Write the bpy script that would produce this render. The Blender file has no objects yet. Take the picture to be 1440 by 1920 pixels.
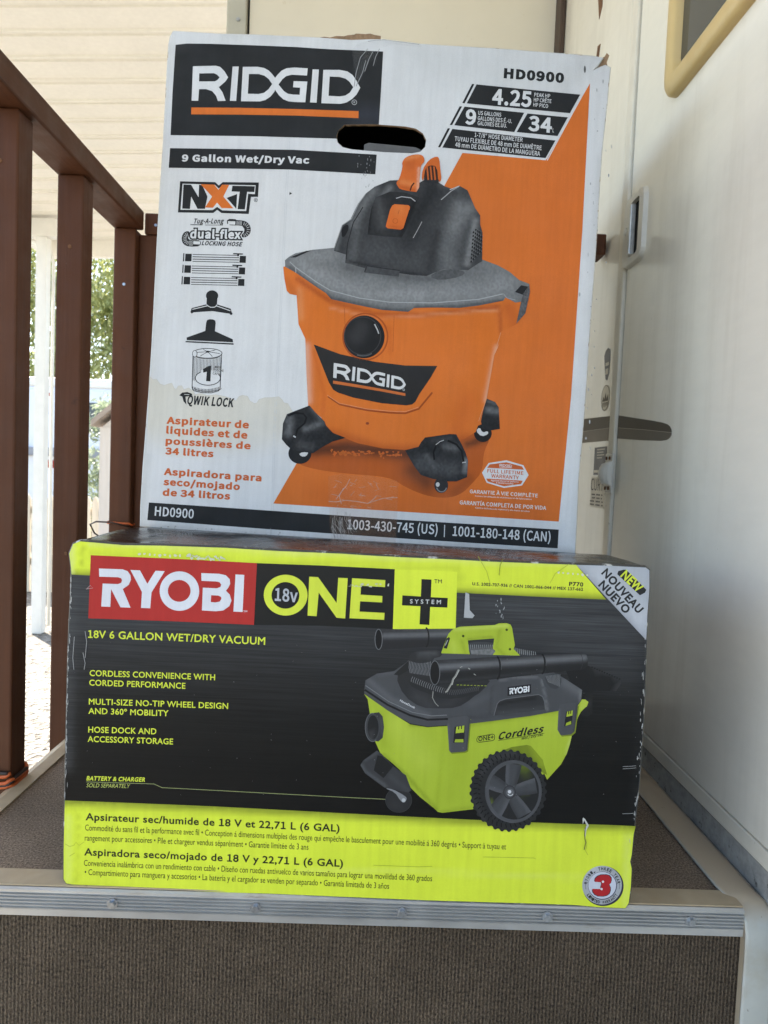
import bpy, bmesh, math, random
import numpy as np
from mathutils import Vector, Matrix
from mathutils.geometry import delaunay_2d_cdt

random.seed(7)
rng = np.random.default_rng(7)
S = bpy.context.scene
COL = S.collection
PI = math.pi

# ------------------------------------------------------------------ camera, sky, sun, exposure
cam_d = bpy.data.cameras.new('camera')
cam = bpy.data.objects.new('camera', cam_d)
COL.objects.link(cam)
cam_d.sensor_fit = 'VERTICAL'
cam_d.sensor_height = 36.0
cam_d.lens = 24.96
cam_d.clip_start = 0.02
cam_d.clip_end = 500
cam_d.dof.use_dof = True
cam_d.dof.focus_distance = 0.86
cam_d.dof.aperture_fstop = 13.0


def rx(a): return Matrix.Rotation(a, 3, 'X')
def ry(a): return Matrix.Rotation(a, 3, 'Y')
def rz(a): return Matrix.Rotation(a, 3, 'Z')


cR = rz(-0.0157984) @ rx(-0.0535926) @ ry(-0.0401)
cR = cR @ Matrix(((1, 0, 0), (0, 0, -1), (0, 1, 0)))
cam.matrix_world = Matrix.Translation((0.310383, -0.734939, 0.451194)) @ cR.to_4x4()
S.camera = cam

SUN_EL, SUN_AZ = math.radians(45), math.radians(-42)      # azimuth from +Y towards -X
w = bpy.data.worlds.new('World')
S.world = w
w.use_nodes = True
wn = w.node_tree.nodes
sky = wn.new('ShaderNodeTexSky')
sky.sky_type = 'NISHITA'
sky.sun_disc = False
sky.sun_elevation = SUN_EL
sky.sun_rotation = SUN_AZ
wn['Background'].inputs[1].default_value = 0.118
w.node_tree.links.new(sky.outputs[0], wn['Background'].inputs[0])

sun_d = bpy.data.lights.new('sun', 'SUN')
sun_d.energy = 4.5
sun_d.angle = math.radians(0.53)
sun_d.color = (1.0, 0.95, 0.88)
sun = bpy.data.objects.new('sun', sun_d)
COL.objects.link(sun)
sdir = Vector((math.sin(SUN_AZ) * math.cos(SUN_EL), math.cos(SUN_AZ) * math.cos(SUN_EL), math.sin(SUN_EL)))
sun.rotation_euler = sdir.to_track_quat('Z', 'Y').to_euler()
sun.location = (-4, 6, 8)

S.view_settings.view_transform = 'Standard'
S.view_settings.look = 'None'
S.view_settings.exposure = 2.25
S.view_settings.gamma = 1.0
S.view_settings.use_curve_mapping = False
try:
    S.cycles.max_bounces = 10
    S.cycles.diffuse_bounces = 6
    S.cycles.sample_clamp_indirect = 8
    S.cycles.use_denoising = True
except Exception:
    pass


# ------------------------------------------------------------------ materials
def lerp(a, b, t): return a + (b - a) * t


class Mat:
    """small helper round a Principled material"""
    def __init__(s, name, col=(.8, .8, .8), rough=.5, metal=0.0, coat=0.0, spec=.5):
        s.m = bpy.data.materials.new(name)
        s.m.use_nodes = True
        s.t = s.m.node_tree
        s.b = s.t.nodes['Principled BSDF']
        s.b.inputs['Base Color'].default_value = (*col, 1)
        s.b.inputs['Roughness'].default_value = rough
        s.b.inputs['Metallic'].default_value = metal
        s.b.inputs['Coat Weight'].default_value = coat
        s.b.inputs['Specular IOR Level'].default_value = spec
        s.col = col
        s.src = None

    def n(s, typ, **kw):
        nd = s.t.nodes.new(typ)
        for k, v in kw.items():
            if k in nd.inputs.keys() if hasattr(nd, 'inputs') else False:
                nd.inputs[k].default_value = v
            else:
                setattr(nd, k, v)
        return nd

    def l(s, a, b): s.t.links.new(a, b)

    def coords(s, scale=(1, 1, 1), kind='Object'):
        tc = s.n('ShaderNodeTexCoord')
        mp = s.n('ShaderNodeMapping')
        mp.inputs['Scale'].default_value = scale
        s.l(tc.outputs[kind], mp.inputs[0])
        return mp.outputs[0]

    def noise(s, scale, detail=4, rough=.55, stretch=(1, 1, 1)):
        nd = s.n('ShaderNodeTexNoise')
        nd.inputs['Scale'].default_value = scale
        nd.inputs['Detail'].default_value = detail
        nd.inputs['Roughness'].default_value = rough
        s.l(s.coords(stretch), nd.inputs['Vector'])
        return nd.outputs[0]

    def ramp(s, src, stops):
        r = s.n('ShaderNodeValToRGB')
        e = r.color_ramp.elements
        while len(e) < len(stops):
            e.new(.5)
        for el, (p, c) in zip(e, stops):
            el.position = p
            el.color = (*c, 1) if len(c) == 3 else c
        s.l(src, r.inputs[0])
        return r.outputs[0]

    def mix(s, a, b, fac, mode='MIX'):
        m = s.n('ShaderNodeMix')
        m.data_type = 'RGBA'
        m.blend_type = mode
        for v, k in ((fac, 0), (a, 6), (b, 7)):
            if isinstance(v, (int, float)):
                m.inputs[k].default_value = v
            elif isinstance(v, tuple):
                m.inputs[k].default_value = (*v, 1)
            else:
                s.l(v, m.inputs[k])
        return m.outputs[2]

    def base(s, sock):
        s.l(sock, s.b.inputs['Base Color'])
        s.src = sock
        return s

    def cur(s): return s.src if s.src is not None else s.col

    def vary(s, scale, amt, detail=5, stretch=(1, 1, 1), lo=.3, hi=.7):
        """multiply the colour by noise between 1-amt and 1+amt/3"""
        n = s.ramp(s.noise(scale, detail, .6, stretch), [(lo, (1 - amt,) * 3), (hi, (1 + amt * .3,) * 3)])
        return s.base(s.mix(s.cur(), n, 1.0, 'MULTIPLY'))

    def stain(s, scale, col, lo, hi, strength=1.0, stretch=(1, 1, 1), detail=6):
        f = s.ramp(s.noise(scale, detail, .65, stretch), [(lo, (0, 0, 0)), (hi, (strength,) * 3)])
        return s.base(s.mix(s.cur(), col, f))

    def bump(s, height, dist, strength=1.0):
        b = s.n('ShaderNodeBump')
        b.inputs['Strength'].default_value = strength
        b.inputs['Distance'].default_value = dist
        s.l(height, b.inputs['Height'])
        prev = s.b.inputs['Normal'].links
        if prev:
            s.l(prev[0].from_socket, b.inputs['Normal'])
        s.l(b.outputs[0], s.b.inputs['Normal'])
        return s

    def roughvar(s, scale, lo, hi, stretch=(1, 1, 1)):
        r = s.ramp(s.noise(scale, 5, .6, stretch), [(.3, (lo,) * 3), (.7, (hi,) * 3)])
        s.l(r, s.b.inputs['Roughness'])
        return s


def wave(mt, scale, axis='X', dist=0.0, dscale=1.0, kind='Object'):
    nd = mt.n('ShaderNodeTexWave')
    nd.wave_type = 'BANDS'
    nd.bands_direction = axis
    nd.inputs['Scale'].default_value = scale
    nd.inputs['Distortion'].default_value = dist
    nd.inputs['Detail'].default_value = 2
    nd.inputs['Detail Scale'].default_value = dscale
    mt.l(mt.coords(), nd.inputs['Vector'])
    return nd.outputs[0] if False else nd.outputs[1]


def print_material(name, rough, coat, grain, flute):
    m = Mat(name, rough=rough, coat=coat)
    at = m.n('ShaderNodeAttribute')
    at.attribute_name = 'Print'
    m.src = at.outputs['Color']
    m.vary(900, grain, 3, lo=.25, hi=.75)
    m.vary(14, .08, 6)
    m.vary(150, .06, 3, (1, 1, .05))
    m.roughvar(18, rough * .8, min(1, rough * 1.25))
    m.bump(wave(m, flute, 'X', .8, 2), .0002, .12); m.b.inputs['Specular IOR Level'].default_value = .2
    m.bump(m.noise(9, 3), .005, .5)
    m.bump(m.noise(60, 4), .0008, .35)
    if coat:
        m.b.inputs['Coat Roughness'].default_value = .25
    return m.m


M = {}
M['print_matte'] = print_material('matte_printed_cardboard', .72, 0.0, .09, 48)
M['print_gloss'] = print_material('satin_printed_cardboard', .42, .0, .05, 42)

# brushed metal look of the dark printed area
m = Mat('brushed_dark_print', rough=.4)
m.b.inputs['Specular IOR Level'].default_value = .2
at = m.n('ShaderNodeAttribute'); at.attribute_name = 'Print'
m.src = at.outputs['Color']
m.vary(60, .42, 8, (.10, 1, 5), .3, .72)
m.vary(240, .42, 4, (.05, 1, 3.2), .3, .7)
m.vary(8, .18, 4)
m.bump(m.noise(9, 3), .004, .35)
m.roughvar(20, .36, .5)
M['print_brushed'] = m.m

m = Mat('raw_cardboard', (.33, .21, .12), .85); m.vary(60, .25); m.vary(300, .15, 3); m.bump(wave(m, 48, 'X', .5), .001, .5)
M['cardboard'] = m.m
m = Mat('white_box_side', (.60, .60, .58), .75); m.vary(12, .12); m.vary(500, .06); m.bump(m.noise(10, 4), .004, .4); m.stain(7, (.45, .40, .33), .55, .75, .6)
M['box_white'] = m.m
m = Mat('worn_white_edge', (.62, .62, .60), .8); m.vary(40, .25); m.stain(60, (.30, .2, .12), .58, .66, .9)
M['edge_white'] = m.m
m = Mat('dark_glossy_box_side', (.010, .010, .010), .3); m.vary(30, .3); m.roughvar(14, .12, .34); m.bump(m.noise(7, 4), .012, .5); m.bump(m.noise(30, 4), .003, .4)
m.stain(90, (.35, .34, .32), .66, .72, .6, (.4, 1, 1))
M['box_dark'] = m.m
m = Mat('worn_dark_edge', (.06, .06, .055), .5); m.stain(55, (.62, .62, .58), .56, .62, .9); m.vary(30, .3)
M['edge_dark'] = m.m
m = Mat('lime_edge', (.55, .66, .05), .5); m.vary(40, .2); m.stain(70, (.7, .72, .6), .6, .68, .8)
M['edge_lime'] = m.m
m = Mat('box_inside_shade', (.05, .04, .033), .9); m.vary(20, .2)  # shade of the carton's interior put into the colour, darker than its board
M['box_inside_shade'] = m.m
m = Mat('grey_inner_board', (.13, .13, .13), .8); m.vary(40, .2)
M['flap_grey'] = m.m

m = Mat('clear_tape', (.62, .25, .07), .12); m.b.inputs['Alpha'].default_value = .09; m.b.inputs['Specular IOR Level'].default_value = .8
m.bump(m.noise(45, 5, .6, (1, 1, 1)), .004, .8)
M['tape'] = m.m
m = Mat('tape_wrinkle', (.78, .55, .45), .25); m.b.inputs['Alpha'].default_value = .55; m.vary(200, .4)
M['tape_wrinkle'] = m.m
m = Mat('clear_tape_grey', (.5, .5, .48), .1); m.b.inputs['Alpha'].default_value = .05; m.bump(m.noise(45, 5), .004, .8)
M['tape_grey'] = m.m
m = Mat('grey_tape_wrinkle', (.55, .56, .56), .25); m.b.inputs['Alpha'].default_value = .5; m.vary(200, .4)
M['tape_grey_wrinkle'] = m.m

# ---- setting materials
m = Mat('ribbed_carpet_riser', (.088, .068, .052), .95, spec=.15)
wv = wave(m, 78, 'X', 1.6, 8)
loops = m.noise(520, 3, .7, (1, 1, .6))
m.base(m.mix(m.ramp(wv, [(0, (.088, .067, .048)), (.6, (.190, .146, .105))]), m.ramp(loops, [(.34, (.30, .30, .30)), (.66, (1.6, 1.55, 1.48))]), 1.0, 'MULTIPLY'))
m.vary(5, .28, 6); m.vary(26, .2, 4)
m.stain(160, (.26, .21, .16), .70, .76, .55)
m.bump(wv, .004, .8); m.bump(loops, .003, .8)
M['carpet_riser'] = m.m
m = Mat('carpet_tread', (.085, .068, .055), .95, spec=.15)
loops = m.noise(420, 4, .75)
m.base(m.mix((.31, .235, .172), m.ramp(loops, [(.34, (.25, .25, .25)), (.66, (1.5, 1.48, 1.42))]), 1.0, 'MULTIPLY'))
m.vary(9, .28, 6); m.stain(240, (.30, .25, .19), .70, .76, .6)
m.bump(loops, .003, .9)
M['carpet_tread'] = m.m
m = Mat('weathered_aluminium', (.56, .56, .55), .38, metal=.75)
m.vary(25, .2, 6, (.3, 1, 1)); m.stain(30, (.22, .15, .09), .64, .74, .7, (.25, 1, 2)); m.roughvar(30, .3, .55)
m.bump(m.noise(220, 3, .6, (.05, 1, 1)), .0004, .4)
M['alu'] = m.m
m = Mat('dusty_cream_trim', (.46, .36, .23), .62); m.vary(20, .2, 6); m.stain(9, (.36, .25, .13), .48, .72, .7); m.stain(70, (.13, .09, .06), .68, .75, .8); m.bump(m.noise(300, 3), .0005, .3)
M['trim_cream'] = m.m
m = Mat('dusty_grey_trim', (.50, .50, .45), .5); m.vary(12, .15); m.stain(14, (.38, .31, .20), .5, .72, .6); m.stain(60, (.15, .1, .07), .69, .75, .7)
geo = m.n('ShaderNodeNewGeometry')
sx = m.n('ShaderNodeSeparateXYZ'); m.l(geo.outputs['Normal'], sx.inputs[0])
m.base(m.mix(m.src, (.47, .37, .25), m.ramp(sx.outputs[2], [(.45, (0, 0, 0)), (.9, (.92,) * 3)])))
m.stain(70, (.16, .11, .07), .68, .75, .7)
M['trim_grey'] = m.m
m = Mat('grey_rubber_seal', (.36, .36, .345), .8); m.vary(80, .3); m.stain(70, (.05, .045, .04), .6, .66, .8); m.bump(m.noise(500, 3), .001, .4)
M['seal'] = m.m
m = Mat('zinc_screw', (.45, .47, .5), .35, metal=1); m.vary(300, .3)
M['zinc'] = m.m
m = Mat('brown_painted_wood', (.098, .035, .014), .55, spec=.25)
m.vary(4, .22, 6, (1, 1, .15)); m.vary(70, .18, 5, (1, 1, .04)); m.stain(120, (.35, .25, .2), .735, .77, .55, (1, 1, .6)); m.stain(30, (.03, .014, .01), .66, .74, .6)
m.bump(m.noise(120, 5, .6, (1, 1, .05)), .0012, .5); m.roughvar(25, .48, .68)
M['wood'] = m.m
m = Mat('brown_painted_rail', (.098, .035, .014), .55, spec=.25)
m.vary(4, .22, 6, (1, .15, 1)); m.vary(70, .18, 5, (1, .04, 1)); m.stain(60, (.035, .016, .012), .62, .72, .7, (1, .35, 1))
m.bump(m.noise(120, 5, .6, (1, .05, 1)), .0012, .5); m.roughvar(25, .46, .66)
M['wood_rail'] = m.m
m = Mat('brown_trim_strip', (.06, .035, .022), .55); m.vary(20, .2)
M['brown_strip'] = m.m
m = Mat('cream_trailer_skin', (.83, .80, .71), .15, spec=.7)
m.vary(2.2, .04, 2); m.vary(60, .03, 5, (1, .3, 1)); m.stain(85, (.25, .2, .15), .735, .75, .7); m.stain(7, (.62, .58, .49), .5, .8, .5, (1, 3, .25)); m.stain(3, (.66, .63, .56), .5, .75, .5)
m.bump(m.noise(2.2, 1), .003, .25)
M['trailer'] = m.m
m = Mat('cream_trailer_trim', (.74, .70, .60), .5, spec=.3); m.vary(20, .1); m.stain(50, (.3, .25, .18), .66, .74, .6)
M['trailer_trim'] = m.m
m = Mat('gap_black', (.012, .012, .012), .8); m.vary(20, .2)
M['gap'] = m.m
m = Mat('tan_window_frame', (.58, .43, .19), .42); m.vary(9, .14, 6, (1, 1, .5)); m.stain(25, (.48, .33, .12), .55, .7, .5); m.bump(m.noise(200, 3), .0003, .3)
M['window_frame'] = m.m
m = Mat('tinted_window', (.045, .05, .052), .06); m.vary(5, .2)
M['window_glass'] = m.m
m = Mat('chrome_latch', (.72, .72, .70), .42, metal=.6); m.vary(60, .2)
M['chrome'] = m.m
m = Mat('white_plastic', (.68, .66, .60), .35); m.vary(30, .08); m.stain(60, (.4, .33, .25), .66, .74, .6)
M['plastic_white'] = m.m
m = Mat('rust_brown', (.17, .075, .03), .8); m.vary(60, .4)
M['rust'] = m.m
m = Mat('taupe_decal', (.075, .064, .050), .4, spec=.25); m.vary(10, .1)
M['decal_dark'] = m.m
m = Mat('light_taupe_decal', (.145, .125, .10), .4, spec=.25); m.vary(10, .1)
M['decal_light'] = m.m
m = Mat('grey_sticker', (.12, .12, .125), .4); m.vary(40, .2)
M['sticker'] = m.m
m = Mat('sticker_ink', (.05, .045, .045), .5); m.vary(40, .15)
M['ink'] = m.m
m = Mat('clear_sticker', (.50, .46, .37), .3); m.vary(50, .12)
M['sticker_pale'] = m.m
m = Mat('cream_awning_metal', (.84, .815, .735), .42); m.vary(3, .05); m.vary(40, .05); m.stain(90, (.5, .4, .28), .70, .76, .4)
M['awning'] = m.m
m = Mat('cream_panel', (.74, .69, .57), .5); m.vary(3, .07); m.stain(40, (.5, .42, .28), .66, .76, .4)
M['panel'] = m.m
m = Mat('grey_post_paint', (.46, .45, .38), .5); m.vary(20, .1)
M['grey_post'] = m.m
m = Mat('white_metal', (.78, .77, .72), .45); m.vary(10, .07)
M['white_metal'] = m.m
m = Mat('gravel', (.46, .40, .31), .95)
vz = m.n('ShaderNodeTexVoronoi'); vz.inputs['Scale'].default_value = 38
m.l(m.coords(), vz.inputs['Vector'])
m.base(m.mix(m.ramp(vz.outputs['Color'], [(0, (.07, .06, .045)), (.4, (.24, .21, .17)), (.75, (.38, .345, .285)), (1, (.56, .52, .45))]), m.ramp(m.noise(1.3, 5), [(.3, (.75, .74, .72)), (.7, (1.1, 1.1, 1.1))]), 1.0, 'MULTIPLY'))
m.bump(vz.outputs['Distance'], .03, .9); m.bump(m.noise(60, 4), .01, .5)
M['gravel'] = m.m
m = Mat('picket_wood', (.66, .58, .45), .7); m.vary(12, .2, 5, (1, 1, .2))
M['picket'] = m.m
m = Mat('shed_paint', (.62, .56, .50), .6); m.vary(10, .1, 5, (1, 1, .2)); m.bump(wave(m, 6, 'X'), .01, .3)
M['shed'] = m.m
m = Mat('shed_roof', (.36, .29, .24), .7); m.vary(10, .2)
M['shed_roof'] = m.m
m = Mat('white_camper_paint', (.72, .74, .78), .35); m.vary(4, .08)
M['camper'] = m.m
m = Mat('grey_bumper', (.28, .29, .31), .5); m.vary(10, .2)
M['bumper'] = m.m
m = Mat('red_lens', (.34, .015, .012), .2); m.vary(40, .2)
M['red_lens'] = m.m
m = Mat('dark_tyre', (.02, .02, .02), .85); m.vary(30, .3)
M['tyre'] = m.m
m = Mat('dark_pane', (.06, .07, .08), .1); m.vary(5, .2)
M['dark_pane'] = m.m
m = Mat('bark', (.16, .11, .075), .9); m.vary(12, .35, 6, (1, 1, .2)); m.bump(m.noise(30, 5, .6, (1, 1, .2)), .02, .7)
M['bark'] = m.m


def leaf_mat(name, a, b):
    m = Mat(name, a, .5)
    oi = m.n('ShaderNodeAttribute'); oi.attribute_name = 'Tint'
    m.base(m.mix(a, b, oi.outputs['Fac']))
    tr = m.n('ShaderNodeBsdfTranslucent')
    m.l(m.src, tr.inputs[0])
    mx = m.n('ShaderNodeMixShader'); mx.inputs[0].default_value = .42
    out = m.t.nodes['Material Output']
    m.l(m.b.outputs[0], mx.inputs[1]); m.l(tr.outputs[0], mx.inputs[2]); m.l(mx.outputs[0], out.inputs[0])
    return m.m


M['leaf'] = leaf_mat('yellow_green_leaves', (.16, .20, .06), (.50, .50, .20))
M['leaf_grey'] = leaf_mat('grey_green_leaves', (.14, .18, .10), (.36, .40, .27))
m = Mat('orange_cord_sheath', (.55, .11, .02), .45); m.vary(80, .15)
M['cord_orange'] = m.m
m = Mat('dark_cord_sheath', (.035, .02, .015), .5); m.vary(80, .2)
M['cord_dark'] = m.m


# ------------------------------------------------------------------ object helpers
def link(name, me, mats, parent=None):
    o = bpy.data.objects.new(name, me)
    COL.objects.link(o)
    for x in (mats if isinstance(mats, (list, tuple)) else [mats]):
        me.materials.append(M[x] if isinstance(x, str) else x)
    if parent is not None:
        o.parent = parent
    return o


def obj(name, bm, mats, parent=None, smooth=False):
    me = bpy.data.meshes.new(name)
    bmesh.ops.recalc_face_normals(bm, faces=bm.faces)
    bm.to_mesh(me)
    bm.free()
    if smooth:
        for p in me.polygons:
            p.use_smooth = True
    return link(name, me, mats, parent)


def thing(name, label, cat, loc=(0, 0, 0), group=None):
    o = bpy.data.objects.new(name, None)
    o.empty_display_size = .05
    COL.objects.link(o)
    o.location = loc
    o['label'] = label
    o['category'] = cat
    if group:
        o['group'] = group
    return o


def tag(o, label, cat, group=None):
    o['label'] = label
    o['category'] = cat
    if group:
        o['group'] = group
    return o


def box(bm, x0, x1, y0, y1, z0, z1, bev=0.0, seg=2):
    v = [bm.verts.new(p) for p in ((x0, y0, z0), (x1, y0, z0), (x1, y1, z0), (x0, y1, z0),
                                   (x0, y0, z1), (x1, y0, z1), (x1, y1, z1), (x0, y1, z1))]
    fs = [bm.faces.new([v[i] for i in q]) for q in ((0, 3, 2, 1), (4, 5, 6, 7), (0, 1, 5, 4), (1, 2, 6, 5), (2, 3, 7, 6), (3, 0, 4, 7))]
    if bev:
        es = list({e for f in fs for e in f.edges})
        bmesh.ops.bevel(bm, geom=es, offset=bev, segments=seg, affect='EDGES', profile=.5)
    return bm


def bxo(name, mats, parent, *a, **k):
    return obj(name, box(bmesh.new(), *a, **k), mats, parent)


def tube(bm, pts, r, seg=10, cap=True):
    pts = [Vector(p) for p in pts]
    rings = []
    up = Vector((0, 0, 1))
    for i, p in enumerate(pts):
        d = (pts[min(i + 1, len(pts) - 1)] - pts[max(i - 1, 0)]).normalized()
        a = d.cross(up if abs(d.z) < .95 else Vector((1, 0, 0))).normalized()
        b = d.cross(a).normalized()
        rr = r[i] if isinstance(r, (list, tuple)) else r
        rings.append([bm.verts.new(p + (a * math.cos(t) + b * math.sin(t)) * rr) for t in [2 * PI * k / seg for k in range(seg)]])
    for q0, q1 in zip(rings, rings[1:]):
        for k in range(seg):
            bm.faces.new((q0[k], q0[(k + 1) % seg], q1[(k + 1) % seg], q1[k]))
    if cap:
        bm.faces.new(rings[0]); bm.faces.new(rings[-1])
    return bm


def prism(bm, prof, axis, a, b):
    """closed profile (list of 2-tuples) swept along an axis between a and b"""
    def P(p, t):
        return {'x': (t, p[0], p[1]), 'y': (p[0], t, p[1]), 'z': (p[0], p[1], t)}[axis]
    A = [bm.verts.new(P(p, a)) for p in prof]
    B = [bm.verts.new(P(p, b)) for p in prof]
    n = len(prof)
    for i in range(n):
        bm.faces.new((A[i], A[(i + 1) % n], B[(i + 1) % n], B[i]))
    bm.faces.new(A); bm.faces.new(B)
    return bm


def rrect(x0, x1, y0, y1, r, n=6):
    out = []
    for cx, cy, a0 in ((x1 - r, y1 - r, 0), (x0 + r, y1 - r, 90), (x0 + r, y0 + r, 180), (x1 - r, y0 + r, 270)):
        for k in range(n + 1):
            a = math.radians(a0 + 90 * k / n)
            out.append((cx + r * math.cos(a), cy + r * math.sin(a)))
    return out


# ------------------------------------------------------------------ print engine
def Z(ox, oy, s):
    """layout region: origin and scale of a block of artwork on the carton's layout sheet"""
    return (ox, oy, s)


def TP(pts, T):
    a = np.asarray(pts, float).reshape(-1, 2)
    return a if T is None else a / T[2] + np.array(T[:2])


def inside(P, loop):
    x, y = P[:, 0], P[:, 1]
    r = np.zeros(len(P), bool)
    n = len(loop)
    for i in range(n):
        x0, y0 = loop[i]; x1, y1 = loop[(i + 1) % n]
        if y0 == y1:
            continue
        c = ((y0 > y) != (y1 > y)) & (x < (x1 - x0) * (y - y0) / (y1 - y0) + x0)
        r ^= c
    return r


def resample(p, step):
    out = []
    n = len(p)
    for i in range(n):
        a, b = p[i], p[(i + 1) % n]
        k = max(1, int(math.ceil(np.hypot(*(b - a)) / step)))
        for j in range(k):
            out.append(a + (b - a) * j / k)
    return np.array(out)


def smooth_loop(p, it=2):
    p = np.asarray(p, float)
    for _ in range(it):
        q = np.roll(p, -1, 0)
        p = np.stack([p * .75 + q * .25, p * .25 + q * .75], 1).reshape(-1, 2)
    return p


def ell(cx, cy, ra, rb, n=36, a0=0, a1=360, rot=0):
    t = np.radians(np.linspace(a0, a1, n, endpoint=(a1 - a0) % 360 != 0))
    x, y = ra * np.cos(t), rb * np.sin(t)
    c, s_ = math.cos(math.radians(rot)), math.sin(math.radians(rot))
    return np.stack([cx + x * c - y * s_, cy + x * s_ + y * c], 1)


class Sheet:
    """a printed carton face: coloured ink shapes laid in thin layers on the board"""
    def __init__(s, H, step, hole=None, warp=None, hole_layers=True):
        s.H = np.array(H); s.step = step; s.hole = None if hole is None else np.array(hole, float); s.warp = warp
        s.V = []; s.C = []; s.F = []; s.MI = []; s.nv = 0; s.auto = 0; s.font = 'grot'

    def uv(s, P):
        P = np.asarray(P, float).reshape(-1, 2)
        q = np.c_[P, np.ones(len(P))] @ s.H.T
        return q[:, :2] / q[:, 2:]

    def add(s, UV, F, C, L, mat):
        off = s.step * L
        y = -off + (s.warp(UV[:, 0], UV[:, 1]) if s.warp else 0)
        s.V.append(np.c_[UV[:, 0], y + np.zeros(len(UV)), UV[:, 1]])
        s.C.append(C)
        s.F += [tuple(int(i) + s.nv for i in f) for f in F]
        s.MI += [mat] * len(F)
        s.nv += len(UV)

    def layer(s, L):
        if L is None:
            s.auto += 1
            return s.auto
        s.auto = max(s.auto, L)
        return L

    def poly(s, pts, col, L=None, T=None, holes=(), fx=(), grad=None, grid=14, mat=0, smooth=0, grain=0.0):
        L = s.layer(L)
        loop = TP(pts, T)
        if smooth:
            loop = smooth_loop(loop, smooth)
        hl = [TP(h, T) for h in holes]
        loops = [resample(l, grid) for l in [loop] + hl]
        if s.hole is not None:
            hb = s.hole
            if not (loop[:, 0].max() < hb[:, 0].min() or loop[:, 0].min() > hb[:, 0].max() or loop[:, 1].max() < hb[:, 1].min() or loop[:, 1].min() > hb[:, 1].max()):
                hl.append(s.hole); loops.append(s.hole)
        x0, y0 = loop.min(0); x1, y1 = loop.max(0)
        P = list(np.concatenate(loops))
        E = []; b = 0
        for l in loops:
            E += [(b + i, b + (i + 1) % len(l)) for i in range(len(l))]
            b += len(l)
        if x1 - x0 > grid and y1 - y0 > grid:
            gx, gy = np.meshgrid(np.arange(x0 + grid / 2, x1, grid), np.arange(y0 + grid / 2, y1, grid))
            gx = gx + (np.arange(gx.shape[0]) % 2)[:, None] * grid * .5
            G = np.c_[gx.ravel(), gy.ravel()]
            G = G + rng.uniform(-.12, .12, G.shape) * grid
            G = G[inside(G, loop)]
            P += list(G)
        r = delaunay_2d_cdt([Vector((p[0], p[1])) for p in P], E, [], 0, 1e-5)
        V = np.array([(v.x, v.y) for v in r[0]]); Fs = r[2]
        F3 = np.array([f for f in Fs if len(f) == 3])
        c = V[F3].mean(1)
        k = inside(c, loop)
        for h in hl:
            k &= ~inside(c, h)
        F3 = F3[k]
        used = np.unique(F3); mp = -np.ones(len(V), int); mp[used] = np.arange(len(used))
        V = V[used]; F3 = mp[F3]
        F3 = F3[:, ::-1]
        C = np.tile(np.array([*col, 1.0]), (len(V), 1))
        if grad is not None:
            g = TP([grad[0], grad[1]], T)
            d = g[1] - g[0]
            t = np.clip(((V - g[0]) @ d) / (d @ d), 0, 1)
            cs = grad[2]
            pos = np.linspace(0, 1, len(cs)) if not isinstance(cs[0][0], tuple) else np.array([q[1] for q in cs])
            if isinstance(cs[0][0], tuple):
                cs = [q[0] for q in cs]
            for ch in range(3):
                C[:, ch] = np.interp(t, pos, [q[ch] for q in cs])
        for st in fx:
            p, wd, cc, al = st
            p = TP(p, T)
            wd = wd / (T[2] if T else 1)
            if len(p) == 1:
                dist = np.hypot(*(V - p[0]).T)
            else:
                dist = np.full(len(V), 1e9)
                for a, b2 in zip(p, p[1:]):
                    dd = b2 - a
                    t = np.clip(((V - a) @ dd) / max(dd @ dd, 1e-9), 0, 1)
                    dist = np.minimum(dist, np.hypot(*(V - (a + t[:, None] * dd)).T))
            k2 = (al * np.exp(-(dist / wd) ** 2))[:, None]
            C[:, :3] = C[:, :3] * (1 - k2) + np.array(cc) * k2
        if grain:
            C[:, :3] *= rng.uniform(1 - grain, 1 + grain, (len(V), 1))
        s.add(s.uv(V), F3, np.clip(C, 0, 1), L, mat)
        return s

    def line(s, pts, wd, col, L=None, T=None, closed=False, mat=0):
        L = s.layer(L)
        p = TP(pts, T)
        wd = wd / (T[2] if T else 1)
        n = len(p)
        q = []
        for a, b in zip(p, np.roll(p, -1, 0) if closed else p[1:]):
            k = max(1, int(np.hypot(*(b - a)) / 14))
            q += [a + (b - a) * j / k for j in range(k)]
        if not closed:
            q.append(p[-1])
        p = np.array(q); n = len(p)
        if closed:
            d = np.roll(p, -1, 0) - np.roll(p, 1, 0)
        else:
            d = np.gradient(p, axis=0)
        d /= np.maximum(np.hypot(d[:, 0], d[:, 1]), 1e-9)[:, None]
        nn = np.c_[-d[:, 1], d[:, 0]] * wd / 2
        V = np.concatenate([p + nn, p - nn])
        F = []
        for i in range(n if closed else n - 1):
            j = (i + 1) % n
            F.append((i, j, n + j, n + i))
        # keep every face turned outwards
        uvp = s.uv(V)
        f0 = F[0]
        a = uvp[f0[1]] - uvp[f0[0]]; b = uvp[f0[3]] - uvp[f0[0]]
        if a[0] * b[1] - a[1] * b[0] < 0:
            F = [f[::-1] for f in F]
        s.add(uvp, F, np.tile(np.array([*col, 1.0]), (len(V), 1)), L, mat)
        return s

    def text(s, body, p0, p1, cap, col, L=None, T=None, bold=.0, slant=0.0, rot=False, mat=0, font=None, grow=0.0):
        L = s.layer(L)
        font = font or s.font
        V, F = glyphs(body, .105 + 2.9 * bold, font)
        if not len(V):
            return s
        v0, v1 = V[:, 0].min(), V[:, 0].max()
        if grow:
            V, F = glyphs(body, .105 + 2.9 * bold, font, grow)
        P = TP([p0, p1], T)
        cap = cap / (T[2] if T else 1)
        q = s.uv([P[0], P[1], P[0] + np.array([0, -cap])])
        A, B = q[0], q[1]
        h = np.hypot(*(q[2] - q[0]))
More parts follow.
